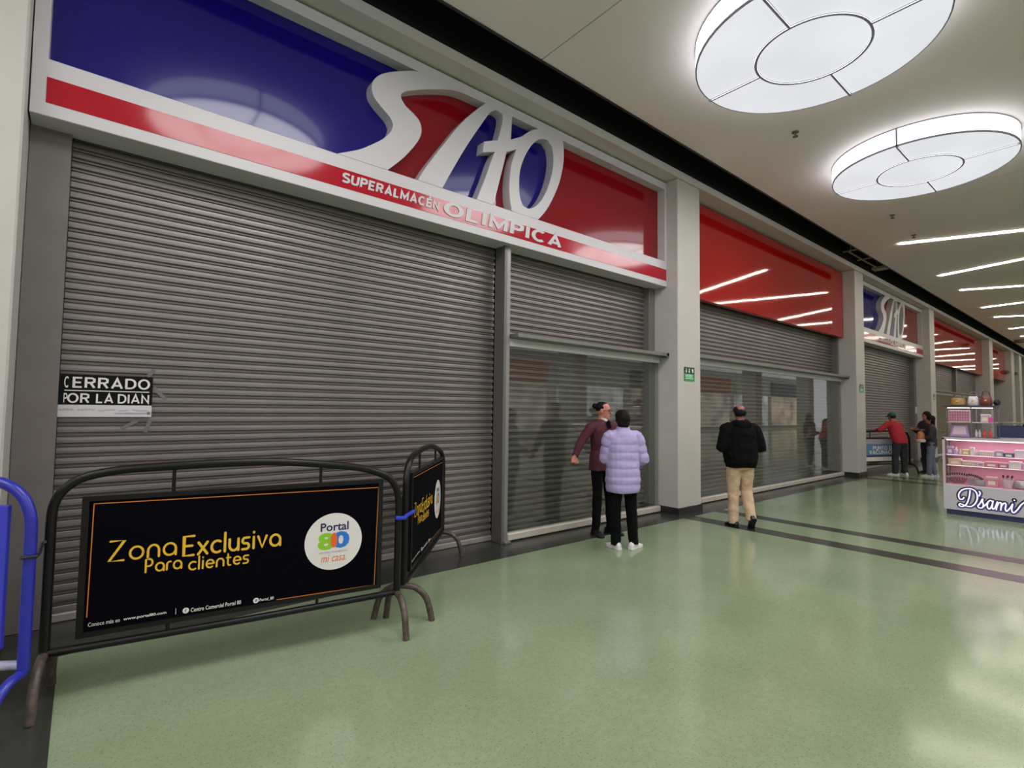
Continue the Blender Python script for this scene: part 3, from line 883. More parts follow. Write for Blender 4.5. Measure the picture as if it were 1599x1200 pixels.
def barrier(loc, rz, L, label, top=None, fx=1.0):
    r = empty('crowd_barrier', (loc[0], loc[1], 0), label, 'barrier', None, rz)
    f = MB()
    x0, x1 = -.035, L
    P = top or [(x0, .26), (x0, .5), (x0, .78), (x0, .96), (x0 + .01, 1.045), (x0 + .045, 1.115), (x0 + .12, 1.172), (x0 + .24, 1.202), (x0 + .4, 1.216), (L * .42, 1.226), (L * .6, 1.216), (L - .33, 1.165), (L - .16, 1.118), (L - .07, 1.07), (L - .018, .99), (L, .89), (L, .72), (L, .5), (L, .26)]
    f.tube(spline([(p[0], 0, p[1]) for p in P], 6), .0245, 12)
    f.build('frame', M_black, r, True)
    MB().tube([(x0, 0, .256), (L * .5, 0, .25), (L, 0, .256)], .021, 10).build('bottom_rail', M_black, r, True)
    for x in (x0, L):
        for s in (-1, 1):
            legs(MB(), x, s).build('leg', M_rust, r, True, label='scuffed curved foot')
    px0, px1 = .105 * 1.0, L - .135
    pn = MB().box(px0, px1, -.014, .014, .335, 1.055).build('panel', M_print, r)
    fr = MB()
    for q in ((px0 - .012, px1 + .012, 1.045, 1.072), (px0 - .012, px1 + .012, .312, .34)): fr.box(q[0], q[1], -.022, .022, q[2], q[3])
    for q in ((px0 - .012, px0 + .02), (px1 - .02, px1 + .012)): fr.box(q[0], q[1], -.022, .022, .34, 1.045)
    fr.build('panel_frame', M_black, r)
    banner_print(pn, (px1 - px0) / 1.65, L, px0, px1)
    for x in (L * .27, L * .71):
        MB().tube([(x, 0, 1.065), (x, 0, 1.215 if x < L * .5 else 1.185)], .010, 8).build('hanger', M_black, r, True)
        MB().tube([(x, 0, .255), (x, 0, .315)], .010, 8).build('hanger', M_black, r, True)
    return r
A1, B1 = Vector((-.07, 3.72)), Vector((1.77, 3.45))
e = (B1 - A1).normalized()
barrier(A1, atan2(e.y, e.x), 1.885, 'long black tube barrier with the gold lettered banner, facing the viewer')
A2, B2 = Vector((1.93, 3.58)), Vector((3.05, 4.84))
e = (B2 - A2).normalized()
barrier(A2, atan2(e.y, e.x), 1.66, 'black barrier standing at an angle, from the long barrier back to the shutter')
# blue barrier at the left edge
Ab, Bb = Vector((-.175, 3.545)), Vector((-1.02, 4.075))
e = (Ab - Bb).normalized()
LB = 1.0
r = empty('crowd_barrier', (Bb.x, Bb.y, 0), 'royal blue tube barrier at the left edge beside the black barrier', 'barrier', None, atan2(e.y, e.x))
f = MB().tube(spline([(0, 0, .26), (0, 0, .7), (0, 0, .95), (.05, 0, 1.12), (.2, 0, 1.19), (.5, 0, 1.192), (LB - .22, 0, 1.192), (LB - .12, 0, 1.172), (LB - .045, 0, 1.11), (LB - .008, 0, 1.02), (LB, 0, .92), (LB, 0, .75), (LB, 0, .5), (LB, 0, .26)], 6), .026, 12)
f.build('frame', M_bluep, r, True)
MB().tube([(0, 0, .29), (LB, 0, .29)], .022, 10).build('bottom_rail', mat('scuffed_blue', (150, 150, 176), .4, var=.3, scale=18), r, True, label='bottom rail with the paint worn pale')
for x in (0, LB):
    for s in ((-1, 1) if x == 0 else (-1,)): legs(MB(), x, s).build('leg', M_bluep, r, True)
MB().bbox(.1, LB - .1, -.014, .014, .37, 1.07, .004).build('panel', M_blues, r)
# ties
M_tie = mat('blue_tie', (44, 62, 190), .5)
p = Vector((A1 + (B1 - A1).normalized() * 1.885).to_tuple())
t = MB(); q = Vector((A2.x, A2.y))
t.tube([(p.x - .03, p.y - .02, .79), (p.x + .03, p.y - .04, .785), ((p.x + q.x) / 2 + .02, (p.y + q.y) / 2 - .03, .785), (q.x + .06, q.y - .01, .79)], .014, 8).single('cable_tie', M_tie, 'blue tie strapping the two black barriers together', 'tie', smooth=True)
p = A1 - (B1 - A1).normalized() * .035
t = MB().tube([(Ab.x - .03, Ab.y - .03, .82), (Ab.x + .03, Ab.y - .03, .82), (Ab.x + .035, Ab.y + .02, .82), (p.x - .03, p.y + .0, .84), (p.x - .02, p.y - .03, .85)], .009, 8)
t.single('cable_tie', mat('black_tie', (26, 26, 40), .5), 'dark tie strapping the blue barrier to the black one', 'tie', smooth=True)

# vaccination barrier far down the walk
A3, B3 = Vector((15.25, 4.72)), Vector((17.3, 4.0))
e = (B3 - A3).normalized(); L3 = (B3 - A3).length
r = empty('crowd_barrier', (A3.x, A3.y, 0), 'far barrier with the blue and white vaccination banner, man in red leaning on it', 'barrier', None, atan2(e.y, e.x))
f = MB().tube(spline([(0, 0, .25), (0, 0, .6), (0, 0, .85), (.05, 0, 1.02), (.25, 0, 1.11), (L3 / 2, 0, 1.14), (L3 - .25, 0, 1.11), (L3 - .05, 0, 1.02), (L3, 0, .85), (L3, 0, .6), (L3, 0, .25)], 6), .027, 10)
f.build('frame', M_black, r, True)
MB().tube([(0, 0, .27), (L3, 0, .27)], .022, 8).build('bottom_rail', M_black, r, True)
for x in (0, L3):
    for s in (-1, 1): legs(MB(), x, s).build('leg', M_black, r, True)
fr = MB()
fr.box(.1, L3 - .1, -.02, .02, .93, .97).box(.1, L3 - .1, -.02, .02, .31, .35).box(.1, .16, -.02, .02, .35, .93).box(L3 - .16, L3 - .1, -.02, .02, .35, .93)
fr.build('panel_frame', M_black, r)
pn = MB().box(.16, L3 - .16, -.012, .012, .35, .93).build('panel', mat('pale_lilac', (168, 158, 170), .5), r)
MB().box(.16, L3 - .16, -.0135, -.012, .50, .80).build('blue_field', mat('steel_blue', (84, 128, 160), .5), pn)
MB().box(.16, L3 - .16, -.0135, -.012, .35, .46).build('white_field', M_wprint, pn)
MB().box(.16, L3 - .16, -.0135, -.012, .46, .50).build('navy_line', M_navy, pn)
g = MB()
O = (0, -.0135, 0)
caps_text(g, 'PUNTO DE', .74, L3 - .62, .65, .74, .11, O, .001)
caps_text(g, 'VACUNACI\u00d3N', .60, L3 - .48, .535, .63, .11, O, .001)
g.build('lettering', M_wprint, pn)
for x in (L3 * .3, L3 * .7):
    MB().tube([(x, 0, .96), (x, 0, 1.135)], .01, 6).build('hanger', M_black, r)
    MB().tube([(x, 0, .27), (x, 0, .32)], .01, 6).build('hanger', M_black, r)
# notice by the far shutter
MB().box(22.08, 22.3, 4.905, 4.925, 1.62, 1.85).single('notice', M_paperw, 'small white paper notice on the steel guide of the vaccination bay', 'notice')

# ------------------------------------------------------------------ people
def union(b, vox, smooth=4, disp=0., dscale=9., dvert=1.):
    me = b.mesh('u')
    ob = bpy.data.objects.new('u', me)
    COL.objects.link(ob)
    m = ob.modifiers.new('r', 'REMESH'); m.mode = 'VOXEL'; m.voxel_size = vox
    s = ob.modifiers.new('s', 'SMOOTH'); s.iterations = smooth; s.factor = .5
    dg = bpy.context.evaluated_depsgraph_get()
    out = bpy.data.meshes.new_from_object(ob.evaluated_get(dg))
    bpy.data.objects.remove(ob); bpy.data.meshes.remove(me)
    if disp:
        nrm = [v.normal.copy() for v in out.vertices]
        for v, n in zip(out.vertices, nrm):
            p = Vector((v.co.x * dscale, v.co.y * dscale, v.co.z * dscale * dvert))
            v.co += n * (noise.noise(p) * disp + noise.noise(p * 2.3) * disp * .4)
    return out
def add_mesh(name, me, m, parent, label=None):
    me.name = name
    me.materials.clear(); me.materials.append(m)
    me.shade_smooth()
    o = bpy.data.objects.new(name, me)
    COL.objects.link(o); o.parent = parent
    if label: o['label'] = label
    return o
def oval(z, rx, ry, cx=0, cy=0, n=20, p=2.3):
    out = []
    for j in range(n):
        a = 2 * pi * j / n; c, s = cos(a), sin(a)
        k = (abs(c) ** p + abs(s) ** p) ** (-1 / p)
        out.append((cx + rx * c * k, cy + ry * s * k, z))
    return out
def hand(b, w, d, side, curl=.5, sc=1.0):
    "hand from wrist w pointing along d; side=+1 right hand"
    d = Vector(d).normalized()
    up = Vector((0, 1, 0)) if abs(d.y) < .8 else Vector((0, 0, 1))
    a = d.cross(up).normalized()          # across the palm
    n = a.cross(d).normalized()           # palm normal
    w = Vector(w)
    for q in (-.026, -.009, .009, .026):
        b.tube([w - d * .01 * sc, w + (d * .045 + a * q) * sc, w + (d * .088 + a * q * 1.05) * sc], [.016 * sc, .016 * sc, .013 * sc], 8)
    for q, l in ((-.031, .058), (-.0105, .072), (.0105, .078), (.031, .068)):
        p0 = w + (d * .082 + a * q) * sc
        p1 = p0 + (d * cos(curl) + n * sin(curl)) * l * .45 * sc
        p2 = p1 + (d * cos(curl * 2.2) + n * sin(curl * 2.2)) * l * .33 * sc
        p3 = p2 + (d * cos(curl * 3) + n * sin(curl * 3)) * l * .25 * sc
        b.tube([p0, p1, p2, p3], [.0095 * sc, .009 * sc, .0085 * sc, .006 * sc], 8)
    t0 = w + (d * .025 - a * .028 * side) * sc
    t1 = t0 + (d * .030 - a * .026 * side + n * .012) * sc
    t2 = t1 + (d * .028 - a * .006 * side + n * .014) * sc
    b.tube([t0, t1, t2], [.013 * sc, .011 * sc, .008 * sc], 8)
HEADP = [(0, .020, .022, .058), (.05, .034, .040, .050), (.12, .044, .058, .034), (.22, .053, .074, .018), (.36, .063, .086, .006), (.5, .069, .093, .0), (.65, .073, .096, -.005), (.78, .070, .092, -.008), (.88, .058, .078, -.011), (.95, .040, .054, -.012), (1, .012, .016, -.012)]
def shoe(b, sole, ank, yaw, pitch=0., k=1.0, sneaker=False):
    ca, sa = cos(yaw), sin(yaw)
    cp, sp = cos(pitch), sin(pitch)
    def X(p):
        x, y, z = p
        y2, z2 = y, z
        y2, z2 = y * cp - z * sp, y * sp + z * cp
        return Vector((ank[0] + x * ca - y2 * sa, ank[1] + x * sa + y2 * ca, ank[2] + z2))
    prof = [(-.085, .020, .03, .055), (-.072, .033, .0, .085), (-.03, .037, .0, .10), (.02, .037, .0, .092), (.07, .042, .0, .066), (.115, .046, .0, .05), (.15, .040, .0, .042), (.172, .024, .008, .03)]
    rr = []
    for y, w, z0, z1 in prof:
        zc, zh = (z0 + z1) / 2, (z1 - z0) / 2
        rr.append([X((w * k * cos(2 * pi * j / 14), y * k, (zc + zh * sin(2 * pi * j / 14)) * k - .068 * k)) for j in range(14)])
    b.rings(rr)
    out = [(.022, -.09), (.036, -.07), (.036, -.02), (.033, .02), (.043, .09), (.044, .13), (.032, .165), (.010, .182)]
    loop = [(x, y) for x, y in out] + [(-x, y) for x, y in reversed(out)]
    h = .028 if sneaker else .018
    sole.rings([[X((x * k * 1.06, y * k * 1.03, z * k - .068 * k)) for x, y in loop] for z in (0, h)])

def person(loc, dirv, Hh, label, P):
    rz = atan2(-dirv[0], dirv[1])
    k = Hh / 1.70
    root = empty('person', (loc[0], loc[1], 0), label, 'person', None, rz)
    J = {'sh': (.185, .0, 1.395), 'hip': (.09, 0, .90), 'kn': ((.095, .015, .49), (.095, .015, .49)), 'an': ((.09, -.01, .075), (.09, -.01, .075)),
         'el': ((.27, 0, 1.10), (.27, 0, 1.10)), 'wr': ((.28, .1, .88), (.28, .1, .88)), 'lean': 0., 'toe': (0, 0), 'pit': (0, 0), 'headyaw': 0., 'nod': 0., 'curl': .5}
    J.update(P)
    ln = J['lean']
    V = lambda p, s=1: Vector((p[0] * s, p[1], p[2])) * k
    def shift(z): return ln * max(0, z - .9) / .5
    vox = P.get('vox', .006)
    b = MB()
    # legs
    for i, s in ((0, 1), (1, -1)):
        h, n_, a = V(J['hip'], s), V(J['kn'][i], s), V(J['an'][i], s)
        m1 = h.lerp(n_, .5); m2 = n_.lerp(a, .35)
        b.tube([h + Vector((0, 0, .03)), m1, n_, m2, a], [.078 * k, .068 * k, .052 * k, .052 * k, .036 * k], 12)
    # torso and neck
    rr = []
    for z, rx, ry, cy in ((.84, .12, .09, 0), (.93, .155, .105, 0), (1.05, .135, .09, .0), (1.18, .14, .095, .005), (1.30, .16, .10, .0), (1.40, .15, .085, -.005), (1.455, .075, .06, -.005), (1.50, .054, .056, 0), (1.56, .052, .056, .01)):
        rr.append([Vector(p) * k for p in oval(z, rx, ry, 0, cy + shift(z))])
    b.rings(rr)
    # arms and hands
    for i, s in ((0, 1), (1, -1)):
        sh = V((J['sh'][0], J['sh'][1] + shift(1.4), J['sh'][2]), s); el = V(J['el'][i], s); wr = V(J['wr'][i], s)
        b.tube([sh - Vector((s * .05, 0, 0)), sh.lerp(el, .25), el, el.lerp(wr, .3), wr], [.04 * k, .042 * k, .035 * k, .034 * k, .024 * k], 10)
        hd = J.get('hd', (None, None))[i]
        hand(b, wr, (V(hd, s) if hd else (wr - el)), s, J['curl'], k * .98)
    # head
    hz0, hh = 1.475 * k, .225 * k
    hy = shift(1.55) * k + .012 * k
    Rm = Matrix.Rotation(J['headyaw'], 3, 'Z') @ Matrix.Rotation(J['nod'], 3, 'X')
    hc = Vector((0, hy, hz0 + hh * .45))
    def HX(p): return hc + Rm @ Vector((p[0] * k, p[1] * k, p[2] * k - hh * .45))
    b.rings([[HX(q) for q in oval(t * .225, rx, ry, 0, cy - .004, 20, 2.1)] for t, rx, ry, cy in HEADP])
    b.tube([HX((0, .088, .125)), HX((0, .098, .105)), HX((0, .112, .085)), HX((0, .098, .074))], [.007 * k, .010 * k, .013 * k, .010 * k], 8)
    for s in (1, -1):
        b.ell(HX((s * .073, -.008, .105)), (.009 * k, .020 * k, .032 * k), 10, 6, Rm)
        b.ell(HX((s * .032, .083, .128)), (.024 * k, .012 * k, .008 * k), 8, 6, Rm)
    b.ell(HX((0, .086, .05)), (.022 * k, .012 * k, .010 * k), 8, 6, Rm)
    add_mesh('body', union(b, vox, 3), P['skin'], root)
    # face
    if P.get('face'):
        for s in (1, -1):
            MB().ell(HX((s * .031, .0855, .113)), (.013 * k, .008 * k, .0075 * k), 10, 6, Rm).build('eye', mat('eye_dark', (34, 24, 22), .2), root, True)
            MB().tube([HX((s * .014, .0945, .1305)), HX((s * .03, .095, .136)), HX((s * .05, .084, .1305))], .0035 * k, 6).build('eyebrow', mat('brow', (30, 22, 20), .6), root, True)
        MB().tube([HX((-.022, .089, .051)), HX((0, .098, .052)), HX((.022, .089, .051))], [.003 * k, .006 * k, .003 * k], 8).build('mouth', mat('lips', (150, 62, 60), .4), root, True)
        g = MB()
        for s in (1, -1):
            lp = [HX((s * (.033 + .026 * cos(a)), .105 - .012 * abs(cos(a)) * (1 if cos(a) > 0 else 0), .112 + .018 * sin(a))) for a in [2 * pi * j / 16 for j in range(17)]]
            g.tube(lp, .0026 * k, 6)
            g.tube([HX((s * .058, .094, .116)), HX((s * .074, .04, .116)), HX((s * .078, -.01, .114))], .0028 * k, 6)
        g.tube([HX((-.008, .108, .114)), HX((0, .111, .117)), HX((.008, .108, .114))], .0026 * k, 6)
        g.build('eyeglasses', mat('spectacle_frame', (40, 20, 18), .3), root, True)
    # hair
    hb = MB()
    for c, r_ in P['hair']:
        hb.ell(HX(c), tuple(q * k for q in r_), 20, 14, Rm)
    add_mesh('hair', union(hb, vox, 2, .004, 40), P['hairmat'], root)
    if P.get('cap'):
        cb = MB()
        cb.rings([[HX(q) for q in oval(z, rx, ry, 0, cy, 20)] for z, rx, ry, cy in ((.135, .084, .106, -.004), (.165, .083, .105, -.006), (.20, .072, .09, -.008), (.226, .046, .058, -.01), (.236, .012, .015, -.01))])
        cb.ell(HX((0, .12, .142)), (.068 * k, .062 * k, .010 * k), 16, 6, Rm)
        add_mesh('cap', union(cb, vox, 2), P['cap'], root)
    # trousers
    tb = MB()
    tw = P.get('trouser', 1.0)
    for i, s in ((0, 1), (1, -1)):
        h, n_, a = V(J['hip'], s), V(J['kn'][i], s), V(J['an'][i], s)
        a2 = a - (n_ - a).normalized() * .022 * k
        tb.tube([h + Vector((0, -.01, .06)), h.lerp(n_, .3), h.lerp(n_, .7), n_, n_.lerp(a2, .4), a2], [.098 * k * tw, .094 * k * tw, .08 * k * tw, .073 * k * tw, .068 * k * tw, .061 * k * tw], 14)
    tb.rings([[Vector(p) * k for p in oval(z, rx * min(tw, 1.03), ry * min(tw, 1.03), 0, cy)] for z, rx, ry, cy in ((.80, .13, .10, -.01), (.86, .172, .122, -.015), (.95, .17, .118, -.01), (1.04, .15, .10, 0), (1.07, .148, .10, 0))])
    add_mesh('trousers', union(tb, vox, 3, P.get('tdisp', .008), 11, .9), P['trousermat'], root)
    # jacket
    jb = MB()
    jr = P['jacket']
    z_lo, z_hi = jr[0][0], jr[-1][0]
    q_ = P.get('quilt')
    rings = []
    n = 46
    for i in range(n + 1):
        z = z_lo + (z_hi - z_lo) * i / n
        for (a, c) in zip(jr[:-1], jr[1:]):
            if a[0] <= z <= c[0] + 1e-6:
                t = (z - a[0]) / (c[0] - a[0]); t = t * t * (3 - 2 * t) if False else t
                rx, ry, cy = [a[m] + (c[m] - a[m]) * t for m in (1, 2, 3)]
                break
        if q_:
            w = abs(sin(pi * (z - z_lo) / q_)) ** .55 * .011 - .005
            rx += w; ry += w
        rings.append([Vector(p) * k for p in oval(z, rx, ry, 0, cy + shift(z))])
    jb.rings(rings)
    sl = P.get('sleeve', (.075, .066, .058, .048))
    for i, s in ((0, 1), (1, -1)):
        sh = V((J['sh'][0], J['sh'][1] + shift(1.4), J['sh'][2]), s); el = V(J['el'][i], s); wr = V(J['wr'][i], s)
        path = []; rad = []
        keys = [(sh + Vector((-s * .075, 0, -.035)) * k, sl[0] * .82), (sh + Vector((-s * .012, 0, -.012)) * k, sl[0] * .97), (sh.lerp(el, .14), sl[0]), (sh.lerp(el, .5), sl[1]), (el, sl[2] * 1.03), (el.lerp(wr, .5), sl[2] * .95), (wr, sl[3])]
        for (p0, r0), (p1, r1) in zip(keys[:-1], keys[1:]):
            m = 8
            for jj in range(m):
                t = jj / m
                path.append(p0.lerp(p1, t)); rad.append((r0 + (r1 - r0) * t) * k)
        path.append(wr); rad.append(sl[3] * k)
        if q_:
            acc = 0
            for jj in range(1, len(path)):
                acc += (path[jj] - path[jj - 1]).length
                rad[jj] += (abs(sin(pi * acc / (q_ * k))) ** .55 * .010 - .005)
        jb.tube(path, rad, 14)
    for s in (1, -1):                                  # shoulder slope from neck to sleeve
        q0 = Vector((0, shift(1.4) * k, 0))
        jb.tube([Vector((s * .02, -.008, 1.425)) * k + q0, Vector((s * .085, -.008, 1.405)) * k + q0, Vector((s * .14, -.005, 1.378)) * k + q0, Vector((s * .176, 0, 1.36)) * k + q0], [.058 * k, .066 * k, sl[0] * k, sl[0] * k], 14)
    for ex in P.get('jextra', []):
        jb.ell(Vector(ex[0]) * k + Vector((0, shift(ex[0][2]) * k, 0)), tuple(v * k for v in ex[1]), 16, 10)
    add_mesh(P.get('jname', 'jacket'), union(jb, vox if not q_ else .0055, 2 if q_ else 3, P.get('jdisp', .007), 9, 1.), P['jacketmat'], root)
    # shoes
    for i, s in ((0, 1), (1, -1)):
        a = V(J['an'][i], s)
        sb, so = MB(), MB()
        shoe(sb, so, a + Vector((0, 0, -.004)), J['toe'][i], J['pit'][i], k, P.get('sneaker', False))
        o = add_mesh('shoe', union(sb, .005, 2), P['shoemat'], root)
        so.build('sole', P['solemat'], o)
    return root, k, HX

SK1 = mat('skin_warm', (196, 132, 112), .5)
SK2 = mat('skin_tan', (160, 104, 84), .5)
HB = mat('hair_black', (16, 12, 12), .6, spec=.2, bump=.3, bscale=90)
BLK = mat('cloth_black', (9, 9, 10), .9, bump=.2, bscale=80, spec=.15)
BLK2 = mat('jacket_black', (7, 7, 8), .9, bump=.2, bscale=40, spec=.15)
BSH = mat('shoe_black', (16, 15, 16), .4)
MAR = mat('cloth_maroon', (74, 22, 38), .8, var=.08, bump=.2, bscale=120)
LIL = mat('quilt_lilac', (172, 158, 204), .55, var=.05, scale=6, bump=.15, bscale=30)
WSH = mat('shoe_white', (222, 220, 218), .5)
BEI = mat('cloth_beige', (204, 174, 144), .8, var=.06, bump=.2, bscale=60)

# woman in maroon blazer
wm, k, HX = person((5.19, 4.43), (-.10, -.99), 1.69, 'woman in maroon blazer and glasses standing at the showcase, one arm held out', dict(
    skin=SK1, face=True, hairmat=HB, hair=[((0, -.022, .150), (.078, .088, .078)), ((0, -.02, .175), (.072, .082, .056)), ((0, -.115, .165), (.036, .036, .036))],
    el=((.345, -.03, 1.19), (.27, .08, 1.14)), wr=((.46, -.01, 1.02), (.16, .26, 1.16)), hd=((.30, .06, -.9), None), headyaw=R(34), nod=R(-3), curl=.9,
    an=((.115, 0, .075), (.10, .05, .075)), kn=((.105, .02, .49), (.095, .03, .49)), toe=(R(-14), R(18)), trouser=.86, trousermat=BLK, vox=.0055,
    jname='blazer', jacketmat=MAR, jacket=[(.82, .195, .135, .0), (.92, .19, .13, 0), (1.08, .165, .115, 0), (1.2, .175, .125, .005), (1.32, .19, .125, 0), (1.41, .17, .10, -.005), (1.46, .085, .075, -.01), (1.475, .068, .068, -.008)],
    sleeve=(.068, .060, .052, .043), shoemat=BSH, solemat=BSH))
sc_ = MB()
sc_.rings([oval(z * k, rx * k, ry * k, 0, cy * k, 20) for z, rx, ry, cy in ((1.45, .066, .068, .004), (1.472, .062, .066, .006), (1.488, .056, .061, .010))])
sc_.build('collar', mat('collar_white', (214, 210, 210), .7), wm, True, label='white shirt collar')
nk = MB()
nk.ell(Vector((0, .108, 1.425)) * k, (.03 * k, .025 * k, .04 * k), 12, 8)
nk.tube([Vector((-.01, .12, 1.41)) * k, Vector((-.02, .125, 1.38)) * k, Vector((-.024, .125, 1.36)) * k], [.018 * k, .022 * k, .012 * k], 8, .5)
nk.tube([Vector((.01, .12, 1.41)) * k, Vector((.018, .125, 1.385)) * k, Vector((.022, .125, 1.37)) * k], [.018 * k, .02 * k, .012 * k], 8, .5)
nk.build('neckerchief', BLK, wm, True, label='dark knotted neckerchief')

# woman in lilac quilted jacket
person((4.84, 3.83), (.50, .87), 1.575, 'person in lilac quilted jacket seen from behind, white sneakers and black trousers', dict(
    skin=SK2, hairmat=mat('hair_brown', (26, 19, 19), .7, spec=.15, bump=.3, bscale=90), hair=[((0, -.014, .138), (.088, .106, .108)), ((0, -.04, .08), (.080, .068, .075)), ((0, .015, .172), (.084, .094, .074))],
    el=((.262, -.03, 1.10), (.205, .06, 1.10)), wr=((.15, .23, 1.04), (.08, .26, 1.10)), toe=(R(-52), R(14)), an=((.135, -.03, .075), (.085, .0, .075)), kn=((.115, .0, .49), (.09, .01, .49)),
    trouser=.98, trousermat=BLK, vox=.006, quilt=.098, jdisp=.006,
    jacketmat=LIL, jacket=[(.70, .20, .165, -.015), (.85, .215, .17, -.01), (1.0, .205, .16, -.005), (1.15, .20, .15, 0), (1.3, .20, .14, 0), (1.39, .175, .115, -.01), (1.45, .095, .088, -.012), (1.50, .078, .08, -.01)],
    sleeve=(.082, .076, .070, .055), shoemat=WSH, solemat=WSH, sneaker=True))

# man in black jacket walking
person((7.04, 3.54), (.637, .77), 1.67, 'balding man in black hooded jacket and beige trousers walking away', dict(
    skin=mat('skin_ruddy', (150, 102, 84), .5), hairmat=mat('hair_dark', (28, 21, 20), .7, spec=.15), hair=[((0, -.022, .118), (.083, .095, .066)), ((0, -.006, .160), (.080, .097, .0605)), ((0, .045, .180), (.066, .06, .052))],
    el=((.272, -.04, 1.12), (.272, -.04, 1.12)), wr=((.12, .24, 1.12), (.12, .24, 1.12)), nod=R(-12),
    an=((.105, -.10, .135), (.085, .03, .075)), kn=((.10, .045, .50), (.09, .035, .49)), pit=(R(-52), 0), toe=(R(-6), R(12)),
    trouser=1.06, tdisp=.012, trousermat=BEI, vox=.006,
    jacketmat=BLK2, jacket=[(.84, .20, .15, -.01), (.875, .205, .155, -.01), (.90, .225, .175, -.012), (1.0, .232, .18, -.01), (1.15, .232, .175, 0), (1.3, .225, .155, 0), (1.39, .195, .13, -.01), (1.45, .12, .10, -.015), (1.49, .09, .09, -.012)],
    jextra=[((0, -.085, 1.43), (.135, .07, .075)), ((.07, -.02, 1.46), (.06, .08, .05)), ((-.07, -.02, 1.46), (.06, .08, .05))],
    sleeve=(.092, .085, .078, .055), jdisp=.012, shoemat=BSH, solemat=BSH))

# man in red at the vaccination barrier
person((16.35, 3.98), (.45, .89), 1.62, 'man in red shirt and green cap leaning on the far vaccination barrier', dict(
    skin=SK2, hairmat=HB, hair=[((0, -.02, .12), (.08, .09, .07))], cap=mat('cap_green', (30, 92, 56), .7),
    lean=.16, el=((.33, .2, 1.14), (.42, .22, 1.22)), wr=((.50, .36, 1.16), (.30, .40, 1.215)), nod=R(-8),
    an=((.16, 0, .075), (.15, .02, .075)), kn=((.14, .02, .49), (.13, .03, .49)), toe=(R(-15), R(35)), trouser=1.12, trousermat=mat('cloth_charcoal', (40, 38, 44), .8), vox=.009,
    jname='shirt', jacketmat=mat('shirt_red', (166, 28, 40), .8), jacket=[(.88, .20, .15, -.01), (1.05, .205, .15, -.01), (1.25, .205, .15, 0), (1.38, .19, .125, -.005), (1.45, .09, .08, -.01), (1.48, .07, .07, -.008)],
    sleeve=(.08, .07, .06, .045), shoemat=WSH, solemat=WSH, sneaker=True))
# two people behind the kiosk
person((16.78, 3.42), (-.2, .98), 1.56, 'person with dark hair, dark top and blue jeans beside the kiosk, holding a bag', dict(
    skin=SK2, hairmat=HB, hair=[((0, -.016, .143), (.088, .103, .100)), ((0, -.05, .05), (.084, .062, .12))],
    el=((.27, .0, 1.10), (.27, .02, 1.1)), wr=((.16, .22, 1.08), (.2, .26, 1.05)), an=((.11, -.06, .075), (.10, .06, .075)), kn=((.10, .0, .49), (.10, .05, .49)),
    trouser=1.0, trousermat=mat('denim', (104, 108, 128), .8, var=.1), vox=.009, jname='top', jacketmat=mat('top_plum', (52, 42, 50), .8),
    jacket=[(.86, .185, .14, 0), (1.1, .175, .125, 0), (1.3, .19, .13, 0), (1.4, .16, .10, 0), (1.46, .08, .075, 0)], sleeve=(.07, .06, .055, .045), shoemat=mat('shoe_grey', (190, 186, 184), .5), solemat=WSH))
person((17.72, 3.70), (-.75, .66), 1.66, 'person in dark jacket standing behind the one with the bag, by the third column', dict(
    skin=SK2, hairmat=HB, hair=[((0, -.018, .146), (.087, .103, .10)), ((0, -.04, .09), (.082, .07, .07))],
    el=((.29, .05, 1.12), (.27, .1, 1.12)), wr=((.14, .26, 1.2), (.12, .3, 1.2)), an=((.09, 0, .075), (.09, 0, .075)),
    trousermat=mat('cloth_navy', (44, 40, 60), .8), vox=.009, jacketmat=mat('jacket_grey', (58, 50, 50), .8),
    jacket=[(.84, .2, .15, 0), (1.1, .195, .14, 0), (1.3, .2, .14, 0), (1.4, .17, .11, 0), (1.47, .085, .08, 0)], shoemat=BSH, solemat=BSH))
bg = empty('shoulder_bag', (16.52, 3.58, .86), 'tan and white bag held by the person in blue jeans', 'bag')
b = MB(); b.rings([[(16.52 + x, 3.58 + y, z) for x, y, z in oval(zz, rx, ry)] for zz, rx, ry in ((.90, .13, .06), (.94, .17, .08), (1.06, .16, .08), (1.13, .12, .05), (1.15, .10, .03))])
b.build('pouch', mat('bag_tan', (170, 110, 70), .7, var=.2, scale=14), bg, True)
b = MB(); b.rings([[(16.5 + x, 3.57 + y, z) for x, y, z in oval(zz, rx, ry)] for zz, rx, ry in ((.875, .10, .05), (.89, .16, .088), (.94, .178, .092), (.955, .16, .08))])
b.build('base', mat('bag_white', (206, 196, 190), .7), bg, True, label='pale lower part')
MB().tube(spline([(16.43, 3.58, 1.13), (16.47, 3.56, 1.18), (16.56, 3.55, 1.19), (16.60, 3.57, 1.13)], 5), .009, 8).build('strap', mat('bag_tan', (0, 0, 0)), bg, True)

# passers-by behind the viewer, seen as dark figures in the shop glass
for loc, dv, hh, lab, jc in (
        ((15.6, -1.8), (-.7, .6), 1.64, 'passer-by in dark clothes across the walk, mirrored in the long showcase', (40, 40, 44)),
        ((14.0, 1.2), (.8, .5), 1.72, 'passer-by in black jacket beyond the kiosk, mirrored at the far end of the long showcase', (34, 32, 36))):
    person(loc, dv, hh, lab, dict(skin=SK2, hairmat=HB, hair=[((0, -.018, .146), (.087, .103, .10)), ((0, -.04, .09), (.082, .07, .07))],
        trousermat=BLK, vox=.012, jacketmat=mat('coat_%d' % jc[0], jc, .8), jacket=[(.78, .2, .15, 0), (1.1, .195, .14, 0), (1.3, .2, .14, 0), (1.4, .17, .11, 0), (1.47, .085, .08, 0)], shoemat=BSH, solemat=BSH))

